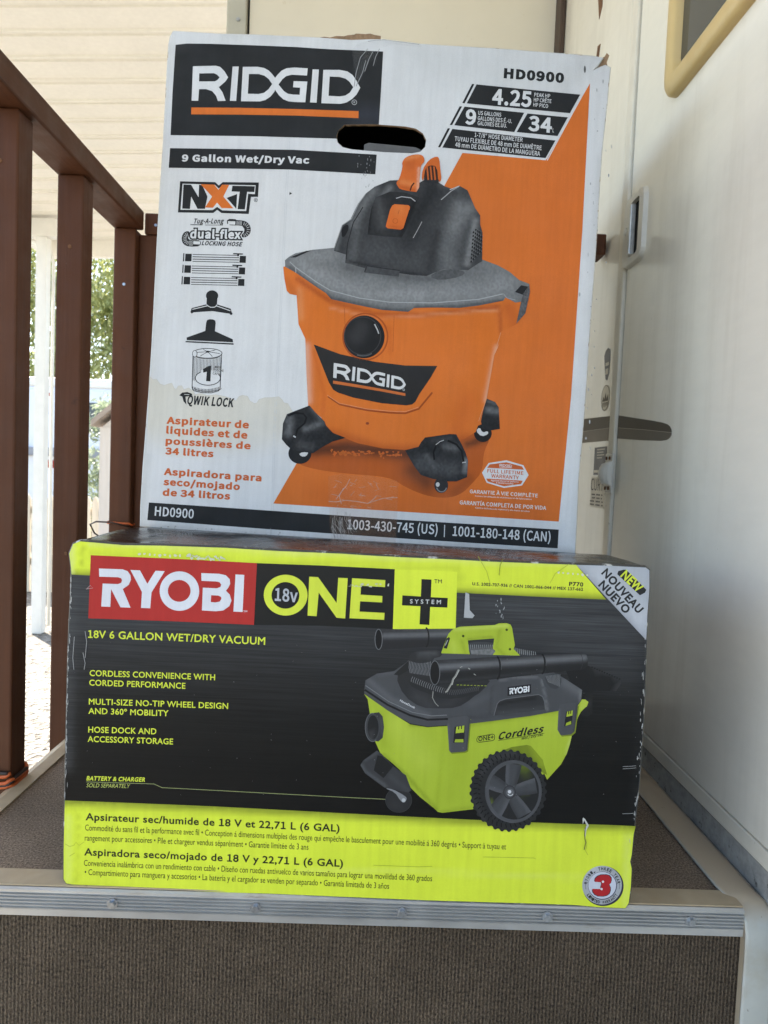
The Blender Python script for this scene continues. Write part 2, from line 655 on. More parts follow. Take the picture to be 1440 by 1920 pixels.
        x = V[:, 0] - v0; x1 = v1 - v0
        dx = (B - A) / np.hypot(*(B - A))
        up = np.array([-dx[1], dx[0]]) if rot else np.array([0, 1.0])
        y = V[:, 1]
        UV = A + (x / x1)[:, None] * (B - A) + y[:, None] * up * h + (y * h * slant)[:, None] * dx
        s.add(UV, F, np.tile(np.array([*col, 1.0]), (len(V), 1)), L, mat)
        return s

    def arctext(s, body, cen, rad, a0, a1, cap, wid, col, L=None, T=None, bold=.03, inward=False):
        """letters set round a circle; angles in degrees, clockwise from the top"""
        L = s.layer(L)
        n = len(body)
        for i, ch in enumerate(body):
            if ch == ' ':
                continue
            a = math.radians(lerp(a0, a1, i / (n - 1)))
            t = np.array([math.cos(a), math.sin(a)]); r = np.array([math.sin(a), -math.cos(a)])
            if inward:
                t = -t
            base = np.array(cen) + r * rad
            s.text(ch, base - t * wid / 2, base + t * wid / 2, cap, col, L, T, bold, rot=True)
        return s

    def build(s, name, mats, parent):
        me = bpy.data.meshes.new(name)
        V = np.concatenate(s.V); C = np.concatenate(s.C)
        me.from_pydata(V.tolist(), [], s.F)
        me.polygons.foreach_set('material_index', s.MI)
        at = me.color_attributes.new('Print', 'FLOAT_COLOR', 'POINT')
        at.data.foreach_set('color', C.astype(np.float32).ravel())
        for x in mats:
            me.materials.append(M[x])
        me.update()
        o = bpy.data.objects.new(name, me)
        COL.objects.link(o)
        o.parent = parent
        return o


GC = {}
try:      # a lettering face that ships with Blender itself
    import os
    GROT = bpy.data.fonts.load(os.path.join(bpy.utils.system_resource('DATAFILES', path='fonts'), 'Noto Sans CJK Regular.woff2'))
except Exception:
    GROT = None


def glyph_loops(ch, font):
    """outline loops of one character, and the right-most point of the string"""
    key = (ch, font)
    if key in GC:
        return GC[key]
    c = bpy.data.curves.new('lettering', 'FONT')
    if font == 'grot' and GROT is not None:
        c.font = GROT
    c.body = ch; c.size = 1; c.resolution_u = 3; c.fill_mode = 'NONE'
    o = bpy.data.objects.new('lettering', c)
    COL.objects.link(o)
    ev = o.evaluated_get(bpy.context.evaluated_depsgraph_get())
    me = ev.to_mesh()
    if me is None:
        bpy.data.objects.remove(o); bpy.data.curves.remove(c)
        GC[key] = ([], 0.0)
        return GC[key]
    V = np.array([v.co[:2] for v in me.vertices]).reshape(-1, 2)
    nb = {}
    for e in me.edges:
        a, b = e.vertices
        nb.setdefault(a, []).append(b); nb.setdefault(b, []).append(a)
    # vertices of a spline are stored in order, so walk every loop from its first vertex upwards
    seen = set(); loops = []
    for v0 in range(len(V)):
        if v0 in seen or v0 not in nb:
            continue
        loop = [v0]; seen.add(v0)
        cur = v0 + 1 if v0 + 1 in nb[v0] else nb[v0][0]
        while cur not in seen:
            loop.append(cur); seen.add(cur)
            nx = [q for q in nb[cur] if q not in seen]
            if not nx:
                break
            cur = nx[0]
        P = V[loop]
        d = np.hypot(*(P - np.roll(P, 1, 0)).T)
        P = P[d > 1e-5]
        if len(P) > 2:
            loops.append(P)
    ev.to_mesh_clear()
    bpy.data.objects.remove(o); bpy.data.curves.remove(c)
    GC[key] = (loops, V[:, 0].max() if len(V) else 0.0)
    return GC[key]


def area2(P):
    q = np.roll(P, -1, 0)
    return float((P[:, 0] * q[:, 1] - q[:, 0] * P[:, 1]).sum())


def winding(C, loops):
    """how often the loops run round every point of C"""
    wn_ = np.zeros(len(C), int)
    x, y = C[:, 0], C[:, 1]
    for P in loops:
        for (x0, y0), (x1, y1) in zip(P, np.roll(P, -1, 0)):
            side = (x1 - x0) * (y - y0) - (x - x0) * (y1 - y0)
            wn_ += ((y0 <= y) & (y1 > y) & (side > 0)).astype(int)
            wn_ -= ((y0 > y) & (y1 <= y) & (side < 0)).astype(int)
    return wn_


def font_size(font):
    key = ('size', font)
    if key not in GC:
        H = np.concatenate(glyph_loops('H', font)[0]); l = np.concatenate(glyph_loops('I', font)[0])
        GC[key] = (H[:, 1].max() - H[:, 1].min(), H[:, 1].min(), l[:, 0].max() - l[:, 0].min(), glyph_loops('|', font)[1])
    return GC[key]


def glyph(ch, font, weight):
    """filled character at a given stem weight (stem / cap height), cap height 1, and its advance"""
    key = (ch, font, round(weight, 4), 'f')
    if key in GC:
        return GC[key]
    cap, base, stem, bar = font_size(font)
    adv = (glyph_loops(ch + '|', font)[1] - bar) / cap
    loops = [(P - [0, base]) / cap for P in glyph_loops(ch, font)[0]]
    off = max(0.0, (weight - stem / cap) / 2)
    if not loops:
        GC[key] = (np.zeros((0, 2)), [], adv + off)
        return GC[key]
    sg = 1 if area2(max(loops, key=lambda P: abs(area2(P)))) > 0 else -1
    out = []
    for P in loops:
        a = P - np.roll(P, 1, 0); b = np.roll(P, -1, 0) - P
        a /= np.hypot(*a.T)[:, None]; b /= np.hypot(*b.T)[:, None]
        na = np.c_[a[:, 1], -a[:, 0]] * sg; nb_ = np.c_[b[:, 1], -b[:, 0]] * sg
        m_ = na + nb_
        L2 = np.maximum((m_ * m_).sum(1), .8)[:, None]
        out.append(P + m_ * 2 / L2 * off)
    V = np.concatenate(out); E_ = []; k = 0
    for P in out:
        E_ += [(k + i, k + (i + 1) % len(P)) for i in range(len(P))]
        k += len(P)
    r = delaunay_2d_cdt([Vector((p[0], p[1])) for p in V], E_, [], 0, 1e-6)
    W = np.array([(v.x, v.y) for v in r[0]]); F3 = np.array([f for f in r[2] if len(f) == 3])
    keep = (winding(W[F3].mean(1), out) * sg) > 0
    F3 = F3[keep]
    used = np.unique(F3); mp = -np.ones(len(W), int); mp[used] = np.arange(len(used))
    GC[key] = (W[used], [tuple(f) for f in mp[F3]], adv + off * 1.5)
    return GC[key]


def glyphs(body, weight, font, grow=0.0):
    VV = []; FF = []; n = 0; x = 0.0
    for ch in body:
        f = 'grot' if (font == 'geo' and ch == '1' and GROT is not None) else font
        V, F, adv = glyph(ch, f, weight)
        if grow:
            V, F, _ = glyph(ch, f, weight + 2 * grow)
        if len(V):
            VV.append(V + [x, 0]); FF += [tuple(i + n for i in q) for q in F]; n += len(V)
        x += adv
    return (np.concatenate(VV) if VV else np.zeros((0, 2))), FF


# inks
WHT = (.68, .69, .70)
BLK = (.022, .0235, .025)
ORG = (.66, .165, .030)
ORT = (.56, .125, .035)
LIM = (.69, .79, .050)
LIMT = (.66, .74, .06)
RED = (.43, .028, .024)
SIL = (.44, .46, .50)

RIDGID_ART = {}


def ridgid_logo(s, quad, L, col=WHT, bar=ORG, reg=True):
    """wordmark drawn in its own space, then laid in the quad (top-left, top-right, bottom-right, bottom-left of the mark)"""
    src = [(187, 266), (1176, 292), (1165, 573), (185, 549)]
    A = []; b = []
    for (x, y), (u, v) in zip(src, quad):
        A += [[x, y, 1, 0, 0, 0, -u * x, -u * y], [0, 0, 0, x, y, 1, -v * x, -v * y]]; b += [u, v]
    h = np.append(np.linalg.solve(np.array(A, float), np.array(b, float)), 1).reshape(3, 3)

    def mp(p):
        q = np.c_[np.array(p, float), np.ones(len(p))] @ h.T
        return q[:, :2] / q[:, 2:]
    Rm = [(195, 268), (330, 266), (356, 273), (380, 298), (402, 334), (385, 359), (347, 391), (368, 420), (387, 471), (342, 472), (330, 440), (308, 414), (272, 402), (231, 402), (226, 470), (187, 469)]
    s.poly(mp(Rm), col, L, holes=[mp([(232, 310), (318, 309), (337, 318), (352, 334), (338, 350), (322, 357), (231, 357)])])
    s.poly(mp([(428, 271), (464, 271), (449, 472), (412, 471)]), col, L)
    s.poly(mp([(488, 273), (575, 273), (612, 280), (640, 295), (662, 318), (686, 350), (690, 376), (672, 420), (650, 447), (620, 467), (588, 475), (477, 474)]), col, L,
           holes=[mp([(524, 315), (580, 315), (615, 325), (640, 345), (660, 374), (638, 405), (612, 425), (580, 432), (517, 430)])])
    s.poly(mp([(868, 283), (790, 278), (745, 282), (715, 296), (690, 322), (672, 345), (665, 376), (680, 412), (700, 440), (725, 463), (755, 475), (790, 479), (854, 481), (866, 360), (786, 357), (782, 393), (824, 396), (821, 437), (785, 436), (752, 431), (728, 415), (697, 377), (720, 346), (742, 328), (775, 320), (864, 325)]), col, L + 1)
    s.poly(mp([(897, 289), (934, 290), (920, 483), (882, 481)]), col, L)
    s.poly(mp([(960, 292), (1055, 293), (1100, 302), (1130, 322), (1150, 350), (1176, 397), (1155, 435), (1128, 462), (1095, 482), (1060, 490), (948, 486)]), col, L,
           holes=[mp([(997, 331), (1055, 334), (1090, 344), (1113, 362), (1135, 394), (1115, 425), (1088, 442), (1055, 447), (990, 443)])])
    if bar:
        s.poly(mp([(186, 509), (480, 512), (800, 520), (1166, 532), (1165, 573), (800, 558), (480, 552), (185, 549)]), bar, L)
    if reg:
        s.line(mp(ell(1141, 481, 14, 14, 20)), 1.0, (.45, .46, .47), L, closed=True)


# ================================================================== THE SETTING
bm = bmesh.new()
vs = [bm.verts.new(p) for p in ((-90, -60, -.95), (90, -60, -.95), (90, 160, -.95), (-90, 160, -.95))]
bm.faces.new(vs)
g = obj('gravel_ground', bm, 'gravel')
g['kind'] = 'structure'

# ---------------------------------------------------------------- carpeted step
step = thing('carpeted_step', 'brown carpeted porch step with ribbed aluminium nosing, the cartons stand on it', 'step', (.29, 0, -.95))


def at_world(o):
    """keep a part's world-space mesh in place under its thing"""
    o.matrix_parent_inverse = Matrix.Translation(-o.parent.location)
    return o


at_world(bxo('riser', 'carpet_riser', step, -.18, .726, .002, .03, -.948, -.0265))
at_world(bxo('tread', 'carpet_tread', step, -.15, .716, .026, .70, -.03, .0))
prof = [(.028, .0015), (-.003, .0015), (-.0055, -.0005)]
z = -.003
for k in range(5):
    prof += [(-.0055, z), (-.0035, z - .0006), (-.0035, z - .0016), (-.0060, z - .0022)]
    z -= .0037
prof += [(-.0055, -.0215), (-.0050, -.0285), (.0025, -.0285), (.0025, -.0045), (.028, -.0045)]
o = at_world(obj('nosing', prism(bmesh.new(), prof, 'x', -.18, .7245), 'alu', step))
at_world(bxo('nosing_top', 'trim_cream', step, -.18, .7245, -.0025, .0275, .0018, .0034, bev=.0007))
for x in (.052, .203, .358, .513, .667):
    bm = bmesh.new()
    zc = -.0125
    tube(bm, [(x, -.0045, zc), (x, -.0064, zc)], .0058, 20)
    tube(bm, [(x, -.0064, zc), (x, -.0098, zc)], [.0042, .0038], 6)
    at_world(obj('screw', bm, 'zinc', step))
# left edge trim: rounded over the side
prof = [(-.148, .003), (-.166, .0035), (-.176, 0), (-.181, -.008), (-.182, -.05), (-.179, -.05), (-.178, -.008), (-.172, -.003), (-.148, -.002)]
at_world(obj('edge_trim', prism(bmesh.new(), prof, 'y', -.002, .70), 'trim_cream', step, smooth=False))
# right edge trim: runs along the wall and turns down over the front
bm = bmesh.new()
path = [(.70, .004, .712), (.25, .004, .712), (.035, .004, .712), (.022, .0035, .7135), (.010, .0015, .7175), (.001, -.004, .7225), (-.006, -.012, .7252), (-.009, -.024, .7256), (-.0095, -.05, .7256), (-.0095, -.947, .722)]
rows = []
for i, (y, zz, x0) in enumerate(path):
    x1 = .7535 if i < 4 else .757
    rows.append([bm.verts.new((lerp(x0, x1, t), y - (.001 if i > 6 else 0) * math.sin(PI * t), zz + (.0025 * math.sin(PI * t) if i < 5 else 0))) for t in (0, .12, .3, .5, .7, .88, 1)])
for a, b in zip(rows, rows[1:]):
    for k in range(6):
        bm.faces.new((a[k], a[k + 1], b[k + 1], b[k]))
o = at_world(obj('corner_trim', bm, 'trim_grey', step, smooth=True))
sm = o.modifiers.new('thick', 'SOLIDIFY'); sm.thickness = .0025; sm.offset = -1

# ---------------------------------------------------------------- trailer
tr = thing('travel_trailer', 'cream travel trailer on the right, its closed door facing the step', 'trailer', (1.6, -1.2, -.95))
WX = .76
bm = bmesh.new()
prism(bm, [(WX, -4.2), (2.9, -4.2), (2.9, 1.27), (WX + .03, 1.27), (WX + .012, 1.263), (WX + .003, 1.25), (WX, 1.235)], 'z', .034, 2.62)
at_world(obj('side_wall', bm, 'trailer', tr))
at_world(bxo('skirt', 'plastic_white', tr, WX + .015, 2.8, -4.1, 1.1, -.93, .010))
at_world(bxo('seal', 'seal', tr, WX - .003, WX + .02, -4.0, 1.12, -.02, .0335))
at_world(bxo('bottom_rail', 'trailer_trim', tr, WX - .005, WX + .004, -4.0, 1.12, .035, .0555, bev=.0015))
door = at_world(bxo('door', 'trailer', tr, WX - .004, WX + .01, -.11, .575, .0575, 2.0, bev=.0015))


def part(name, mats, *a, parent=None, **k):
    o = bxo(name, mats, parent or tr, *a, **k)
    if parent is not None and parent is not tr:
        o.matrix_parent_inverse = Matrix.Identity(4)
    else:
        at_world(o)
    return o


part('door_gap', 'gap', WX - .003, WX + .003, .5752, .5772, .06, 2.0)
part('door_moulding', 'trailer_trim', WX - .010, WX + .003, .5775, .6085, .06, 2.05, bev=.003)
part('moulding_gap', 'gap', WX - .0015, WX + .003, .6087, .6100, .06, 2.05)


def sub(name, bm, mats, parent, smooth=False):
    return obj(name, bm, mats, parent, smooth)


# window on the door
wf = rrect(-.30, .418, 1.050, 1.80, .035, 6)
wi = rrect(-.262, .381, 1.086, 1.763, .018, 6)
bm = bmesh.new()
n = len(wf)
rings = []
for d, t in ((WX - .004, 0), (WX - .013, .02), (WX - .0175, .12), (WX - .020, .35), (WX - .0195, .72), (WX - .016, .93), (WX - .002, 1)):
    rings.append([bm.verts.new((d, lerp(a[0], b[0], t), lerp(a[1], b[1], t))) for a, b in zip(wf, wi)])
for a, b in zip(rings, rings[1:]):
    for i in range(n):
        bm.faces.new((a[i], a[(i + 1) % n], b[(i + 1) % n], b[i]))
win = sub('window_frame', bm, 'window_frame', door, True)
bm = bmesh.new(); bm.faces.new([bm.verts.new((WX - .006, p[0], p[1])) for p in wi])
sub('window_pane', bm, 'window_glass', door)
# paddle latch
bm = bmesh.new()
pl = rrect(.487, .584, .838, .962, .02, 6)
pin = rrect(.506, .548, .852, .948, .008, 6)
n = len(pl)
R1 = [bm.verts.new((WX - .004, *p)) for p in pl]
R2 = [bm.verts.new((WX - .012, lerp(p[0], .535, .04), lerp(p[1], .90, .04))) for p in pl]
R3 = [bm.verts.new((WX - .013, *p)) for p in pin]
R4 = [bm.verts.new((WX - .005, *p)) for p in pin]
for a, b in ((R1, R2), (R2, R3), (R3, R4)):
    for i in range(n):
        bm.faces.new((a[i], a[(i + 1) % n], b[(i + 1) % n], b[i]))
latch = sub('door_latch', bm, 'plastic_white', door)
bm = bmesh.new(); bm.faces.new([bm.verts.new((WX - .0052, *p)) for p in pin])
o = sub('latch_recess', bm, 'gap', door)
part('latch_handle', 'chrome', WX - .0165, WX - .006, .537, .5465, .856, .944, parent=door, bev=.002)
bm = tube(bmesh.new(), [(WX - .0145, .568, .905), (WX - .011, .568, .905)], .007, 16)
sub('key_cylinder', bm, 'chrome', door)
# wide stripe decal, on the wall and on the door
def decal(name, pts, mat, parent, x, thick=.0006):
    bm = bmesh.new()
    f = bm.faces.new([bm.verts.new((x, p[0], p[1])) for p in pts])
    r = bmesh.ops.extrude_face_region(bm, geom=[f])
    bmesh.ops.translate(bm, verts=[v for v in r['geom'] if isinstance(v, bmesh.types.BMVert)], vec=(-thick, 0, 0))
    o = obj(name, bm, mat, parent)
    if parent is tr:
        at_world(o)
    return o


decal('stripe', [(1.1, .600), (.6105, .579), (.6105, .557), (1.1, .566)], 'decal_dark', tr, WX)
decal('stripe', [(1.1, .5655), (.6105, .5565), (.6105, .532), (1.1, .541)], 'decal_light', tr, WX)
tip = [(.337 + .012 * math.cos(a), .5305 + .0115 * math.sin(a)) for a in np.linspace(0, PI, 7)]
decal('stripe', [(.574, .5760), (.50, .5660), (.42, .5555), (.372, .5485), (.352, .5445), (.342, .5405), (.336, .5355), (.334, .5310), (.37, .5345), (.45, .5425), (.574, .5535)], 'decal_dark', door, WX - .004)
decal('stripe', [(.574, .553), (.45, .542), (.37, .534), (.334, .5305), (.335, .5265), (.340, .5230), (.350, .5205), (.372, .5200), (.45, .5245), (.574, .5335)], 'decal_light', door, WX - .004)
# hold-back catch by the moulding
bm = bmesh.new()
box(bm, WX - .014, WX - .010, .566, .606, .432, .506, bev=.0015)
for k in range(8):
    pass
sec = []
for t in np.linspace(-1, 1, 9):
    zz = .468 + .024 * t
    wd = math.sqrt(max(0.0, 1 - t * t))
    sec.append([bm.verts.new((WX - .0135 - .020 * wd * math.sin(a), .598 - .022 * (1 - math.cos(a)) * .5 * 1.4, zz)) for a in np.linspace(0, PI, 9)])
for a, b in zip(sec, sec[1:]):
    for k in range(8):
        bm.faces.new((a[k], a[k + 1], b[k + 1], b[k]))
catch = at_world(obj('door_catch', bm, 'plastic_white', tr, smooth=False))
for y, zz in ((.596, .497), (.578, .497), (.596, .441), (.578, .441)):
    bm = tube(bmesh.new(), [(WX - .0145, y, zz), (WX - .016, y, zz)], .0035, 10)
    o = obj('catch_screw', bm, 'rust', catch)
# stickers between the carton and the door
decal('sticker', [(.690, .703), (.683, .712), (.668, .716), (.655, .710), (.652, .69), (.654, .665), (.664, .652), (.674, .655), (.683, .68)], 'sticker', tr, WX)
decal('sticker_text', [(.676, .687), (.658, .687), (.658, .681), (.676, .681)], 'sticker_pale', tr, WX - .0006)
decal('sticker_text', [(.674, .675), (.660, .675), (.660, .664), (.674, .664)], 'sticker_pale', tr, WX - .0006)
decal('sticker', [(.668 + .026 * math.cos(a), .618 + .026 * math.sin(a)) for a in np.linspace(0, 2 * PI, 28, endpoint=False)], 'sticker_pale', tr, WX)
bm = bmesh.new()
for t in np.linspace(0, 2 * PI, 40, endpoint=False):
    a0, a1 = t, t + 2 * PI / 40
    bm.faces.new([bm.verts.new((WX - .0009, .668 + r * math.cos(a), .618 + r * math.sin(a))) for r, a in ((.0235, a0), (.0235, a1), (.0250, a1), (.0250, a0))])
for pts in ([(.686, .612), (.680, .622), (.674, .616), (.667, .628), (.660, .616), (.652, .624), (.650, .611)],):
    bm.faces.new([bm.verts.new((WX - .0009, *p)) for p in pts])
for k in range(5):
    y = .684 - k * .0075
    bm.faces.new([bm.verts.new((WX - .0009, *p)) for p in ((y, .609), (y - .005, .609), (y - .004, .598 + .003 * (k % 2)), (y - .0015, .601))])
at_world(obj('emblem', bm, 'decal_dark', tr))
decal('sticker', [(.718, .522), (.642, .522), (.642, .466), (.718, .466)], 'sticker', tr, WX)
bm = bmesh.new()
for k, (a, b) in enumerate(((.700, .652), (.700, .660), (.700, .655), (.700, .668))):
    zz = .518 - k * .0055
    bm.faces.new([bm.verts.new((WX - .0009, *p)) for p in ((a, zz), (b, zz), (b, zz - .002), (a, zz - .002))])
bm.faces.new([bm.verts.new((WX - .0009, *p)) for p in ((.714, .476), (.646, .476), (.646, .471), (.714, .471))])
at_world(obj('sticker_text', bm, 'sticker_pale', tr))
decal('sticker', [(.731, .463), (.640, .463), (.640, .400), (.731, .400)], 'sticker_pale', tr, WX)


def wall_text(body, y0, y1, z0, h, parent=tr):
    V, F = glyphs(body, .13, 'grot')
    cap = 1.0
    x = (V[:, 0] - V[:, 0].min()); x = x / x.max()
    bm = bmesh.new()
    vs = [bm.verts.new((WX - .0011, lerp(y0, y1, a), z0 + b / cap * h)) for a, b in zip(x, V[:, 1])]
    for f in F:
        try:
            bm.faces.new([vs[i] for i in f])
        except ValueError:
            pass
    return at_world(obj('sticker_text', bm, 'ink', parent))


wall_text('CURT', .727, .648, .435, .024)
for k, (a, b) in enumerate(((.720, .650), (.716, .652), (.728, .645), (.728, .645))):
    zz = .428 - k * .0068
    bm = bmesh.new()
    for j in range(9):
        if j % 4 == 3:
            continue
        y = lerp(a, b, j / 9); y2 = lerp(a, b, (j + .8) / 9)
        bm.faces.new([bm.verts.new((WX - .0011, *p)) for p in ((y, zz), (y2, zz), (y2, zz - .003), (y, zz - .003))])
    at_world(obj('sticker_text', bm, 'ink', tr))
# rust streaks and a torn tape end above the carton
for pts in ([(.872, 1.560), (.845, 1.553), (.835, 1.500), (.838, 1.470), (.856, 1.455), (.872, 1.508)], [(.856, 1.398), (.836, 1.392), (.842, 1.372), (.858, 1.36), (.872, 1.33), (.868, 1.36)]):
    decal('rust_mark', pts, 'rust', tr, WX, .0008)

# ---------------------------------------------------------------- panel behind, awning
pn = thing('wall_panel', 'smooth cream wall panel with grey edge post and brown strip behind the white carton', 'wall panel', (.34, 1.22, -.95))
at_world(bxo('panel_sheet', 'panel', pn, -.066, .7445, 1.215, 1.24, -.948, 2.46))
at_world(bxo('edge_post', 'grey_post', pn, -.124, -.072, 1.20, 1.26, -.948, 2.46, bev=.004))
at_world(bxo('corner_strip', 'brown_strip', pn, .7455, .7585, 1.16, 1.24, -.948, 2.46, bev=.003))
at_world(bxo('shadow_gap', 'gap', pn, -.0718, -.0662, 1.222, 1.236, -.948, 2.46))
bm = tube(bmesh.new(), [(-.093, 1.2, 1.625), (-.093, 1.197, 1.625)], .005, 10)
at_world(obj('screw', bm, 'zinc', pn))

aw = thing('awning', 'cream metal patio awning with ribbed pans, gutter and white post', 'awning', (-2.46, 5.0, -.95))


def awz(x): return 2.45 + .052 * (x + .7)


prof = []
y0 = 2.498 - .203 * 19
k = 0
while y0 + .203 * k < 5.5:
    b = y0 + .203 * k
    prof += [(b, 0), (b + .150, 0), (b + .1512, -.011), (b + .1600, -.011), (b + .1655, 0), (b + .190, 0), (b + .1912, -.009), (b + .198, -.009)]
    k += 1
bm = bmesh.new()
A = [bm.verts.new((-2.56, y, awz(-2.56) + zz)) for y, zz in prof]
B = [bm.verts.new((.757, y, awz(.757) + zz)) for y, zz in prof]
for i in range(len(prof) - 1):
    bm.faces.new((A[i], A[i + 1], B[i + 1], B[i]))
o = at_world(obj('roof_pans', bm, 'awning', aw))
sm = o.modifiers.new('thick', 'SOLIDIFY'); sm.thickness = .03; sm.offset = 1
ya, yb = prof[0][0], prof[-1][0]
bm = bmesh.new()
prism(bm, [(-2.66, 2.24), (-2.60, 2.24), (-2.565, 2.27), (-2.565, 2.39), (-2.66, 2.39)], 'y', ya, yb)
at_world(obj('gutter', bm, 'white_metal', aw))
bm = bmesh.new()
vs = [(-2.56, yb + .005, awz(-2.56) - .15), (.757, yb + .005, awz(.757) - .15), (.757, yb + .005, awz(.757) + .03), (-2.56, yb + .005, awz(-2.56) + .03)]
f = bm.faces.new([bm.verts.new(v) for v in vs])
r = bmesh.ops.extrude_face_region(bm, geom=[f])
bmesh.ops.translate(bm, verts=[v for v in r['geom'] if isinstance(v, bmesh.types.BMVert)], vec=(0, .06, 0))
at_world(obj('end_beam', bm, 'awning', aw))
at_world(bxo('cross_beam', 'white_metal', aw, -2.55, -2.25, 4.96, 5.04, 2.20, 2.335))
at_world(bxo('post', 'white_metal', aw, -2.405, -2.322, 4.96, 5.045, -.948, 2.20, bev=.006))
bm = bmesh.new()
tube(bm, [(-2.60, 5.065, 2.25), (-2.50, 5.065, 2.20), (-2.34, 5.065, 2.12), (-2.311, 5.065, 2.02), (-2.311, 5.065, -.9)], .013, 10)
at_world(obj('downspout', bm, 'white_metal', aw, smooth=True))

# ---------------------------------------------------------------- railing
rl = thing('wooden_railing', 'dark brown painted wooden railing round the left and back of the step', 'railing', (-.19, .45, -.95))
at_world(bxo('handrail', 'wood_rail', rl, -.217, -.1605, -.95, .6945, .909, .9455, bev=.003))
at_world(bxo('back_rail', 'wood', rl, -.1603, .753, .6955, .75, .9035, .9445, bev=.003))
for y in (.224, .432, .679):
    at_world(bxo('baluster', 'wood', rl, -.2135, -.1715, y, y + .0415, -.948, .9085, bev=.003))
at_world(bxo('newel_post', 'wood', rl, -.164, -.074, .7215, .80, -.948, .9030, bev=.004))
at_world(bxo('corner_block', 'wood', rl, -.1712, -.06, .6975, .7205, -.05, .9025, bev=.003))

for x, y, zz, n_ in ((-.192, .432, .795, 0), (-.19, .432, .30, 0), (-.192, .679, .80, 0), (-.138, .6955, .921, 0), (-.195, .224, .84, 0)):
    bm = tube(bmesh.new(), [(x, y + .0006, zz), (x, y - .0012, zz)], [.0034, .0028], 12)
    at_world(obj('screw', bm, 'rust' if y < .6 else 'zinc', rl))

# orange cord wound round the first baluster, and another at the back
def coil(x0, x1, y0, y1, zb, turns, pitch, r, phase=0.0, slope=.0):
    pts = []
    loop = rrect(x0 - r, x1 + r, y0 - r, y1 + r, .008, 4)
    n = len(loop)
    for i in range(int(n * turns)):
        p = loop[(i + int(phase * n)) % n]
        pts.append((p[0], p[1], zb + pitch * i / n + slope * (p[0] - x0) + .002 * math.sin(i * .9)))
    return pts


cd = thing('extension_cord', 'orange and dark extension cord wound round the foot of the nearest baluster', 'cord', (-.19, .245, .0))
for mt, zb, ph, tn in (('cord_orange', .000, 0, 1.9), ('cord_dark', .008, .15, 1.7), ('cord_orange', .013, .4, 1.2)):
    bm = tube(bmesh.new(), coil(-.2135, -.1715, .224, .2655, zb - .012, tn, .016, .0034, ph, .05), .0028, 8)
    at_world(obj('cord_strand', bm, mt, cd, smooth=True))
c2 = thing('extension_cord', 'thin orange cord tied round the rear baluster just above the green carton', 'cord', (-.19, .70, .33))
bm = tube(bmesh.new(), coil(-.2135, -.1715, .679, .7205, .330, 1.3, .006, .003, 0, -.1), .0019, 8)
at_world(obj('cord_strand', bm, 'cord_orange', c2, smooth=True))
bm = tube(bmesh.new(), [(-.168, .674, .326), (-.20, .66, .335), (-.232, .665, .335), (-.25, .68, .328), (-.245, .69, .31), (-.236, .70, .30)], .0017, 8)
at_world(obj('cord_strand', bm, 'cord_dark', c2, smooth=True))

# ---------------------------------------------------------------- yard beyond the railing
fc = thing('picket_fence', 'pale wooden picket fence standing on the sunlit gravel beyond the awning post', 'fence', (-3.4, 6.8, -.95))
for zz in (-.62, -.08):
    at_world(bxo('fence_rail', 'picket', fc, -4.6, -2.55, 6.825, 6.86, zz - .04, zz + .04))
for i in range(26):
    x = -4.55 + i * .079
    bm = bmesh.new()
    prism(bm, [(x, -.945), (x + .062, -.945), (x + .062, .03), (x + .048, .075), (x + .031, .09), (x + .014, .075), (x, .03)], 'y', 6.80, 6.824)
    at_world(obj('picket', bm, 'picket', fc))

sh = thing('garden_shed', 'small beige shed with pitched roof seen between the brown balusters', 'shed', (-1.6, 7.0, -.95))
at_world(bxo('shed_wall', 'shed', sh, -2.28, -.95, 6.0, 7.6, -.948, .785))
bm = bmesh.new()
prism(bm, [(-2.34, .785), (-1.62, 1.42), (-.89, .785), (-.89, .84), (-1.62, 1.49), (-2.34, .84)], 'y', 5.93, 7.7)
at_world(obj('shed_roof', bm, 'shed_roof', sh))
bm = bmesh.new()
prism(bm, [(-2.26, .787), (-.97, .787), (-1.62, 1.36)], 'y', 6.01, 6.05)
at_world(obj('gable', bm, 'shed', sh))

cp = thing('parked_camper', 'white camper with red tail lights parked beyond the picket fence', 'camper', (-4.6, 12.5, -.95))
bm = box(bmesh.new(), -5.75, -3.35, 11.0, 16.0, -.35, 1.68, bev=.08, seg=3)
at_world(obj('camper_body', bm, 'camper', cp))
at_world(bxo('roof_band', 'white_metal', cp, -5.80, -3.30, 10.985, 16.02, 1.66, 1.80, bev=.03))
at_world(bxo('bumper', 'bumper', cp, -5.7, -3.4, 10.90, 11.0, .52, .66, bev=.02))
at_world(bxo('rear_window', 'dark_pane', cp, -4.65, -3.75, 10.99, 11.02, .95, 1.42))
for x in (-5.10, -3.62):
    at_world(bxo('tail_light', 'red_lens', cp, x, x + .2, 10.975, 11.0, .33, .46, bev=.015))
for x in (-5.07, -3.55):
    at_world(bxo('marker_light', 'red_lens', cp, x, x + .10, 10.975, 11.0, 1.50, 1.55, bev=.012))
for x in (-5.6, -3.75):
    bm = tube(bmesh.new(), [(x, 12.6, -.6), (x + .25, 12.6, -.6)], .345, 24)
    at_world(obj('wheel', bm, 'tyre', cp))


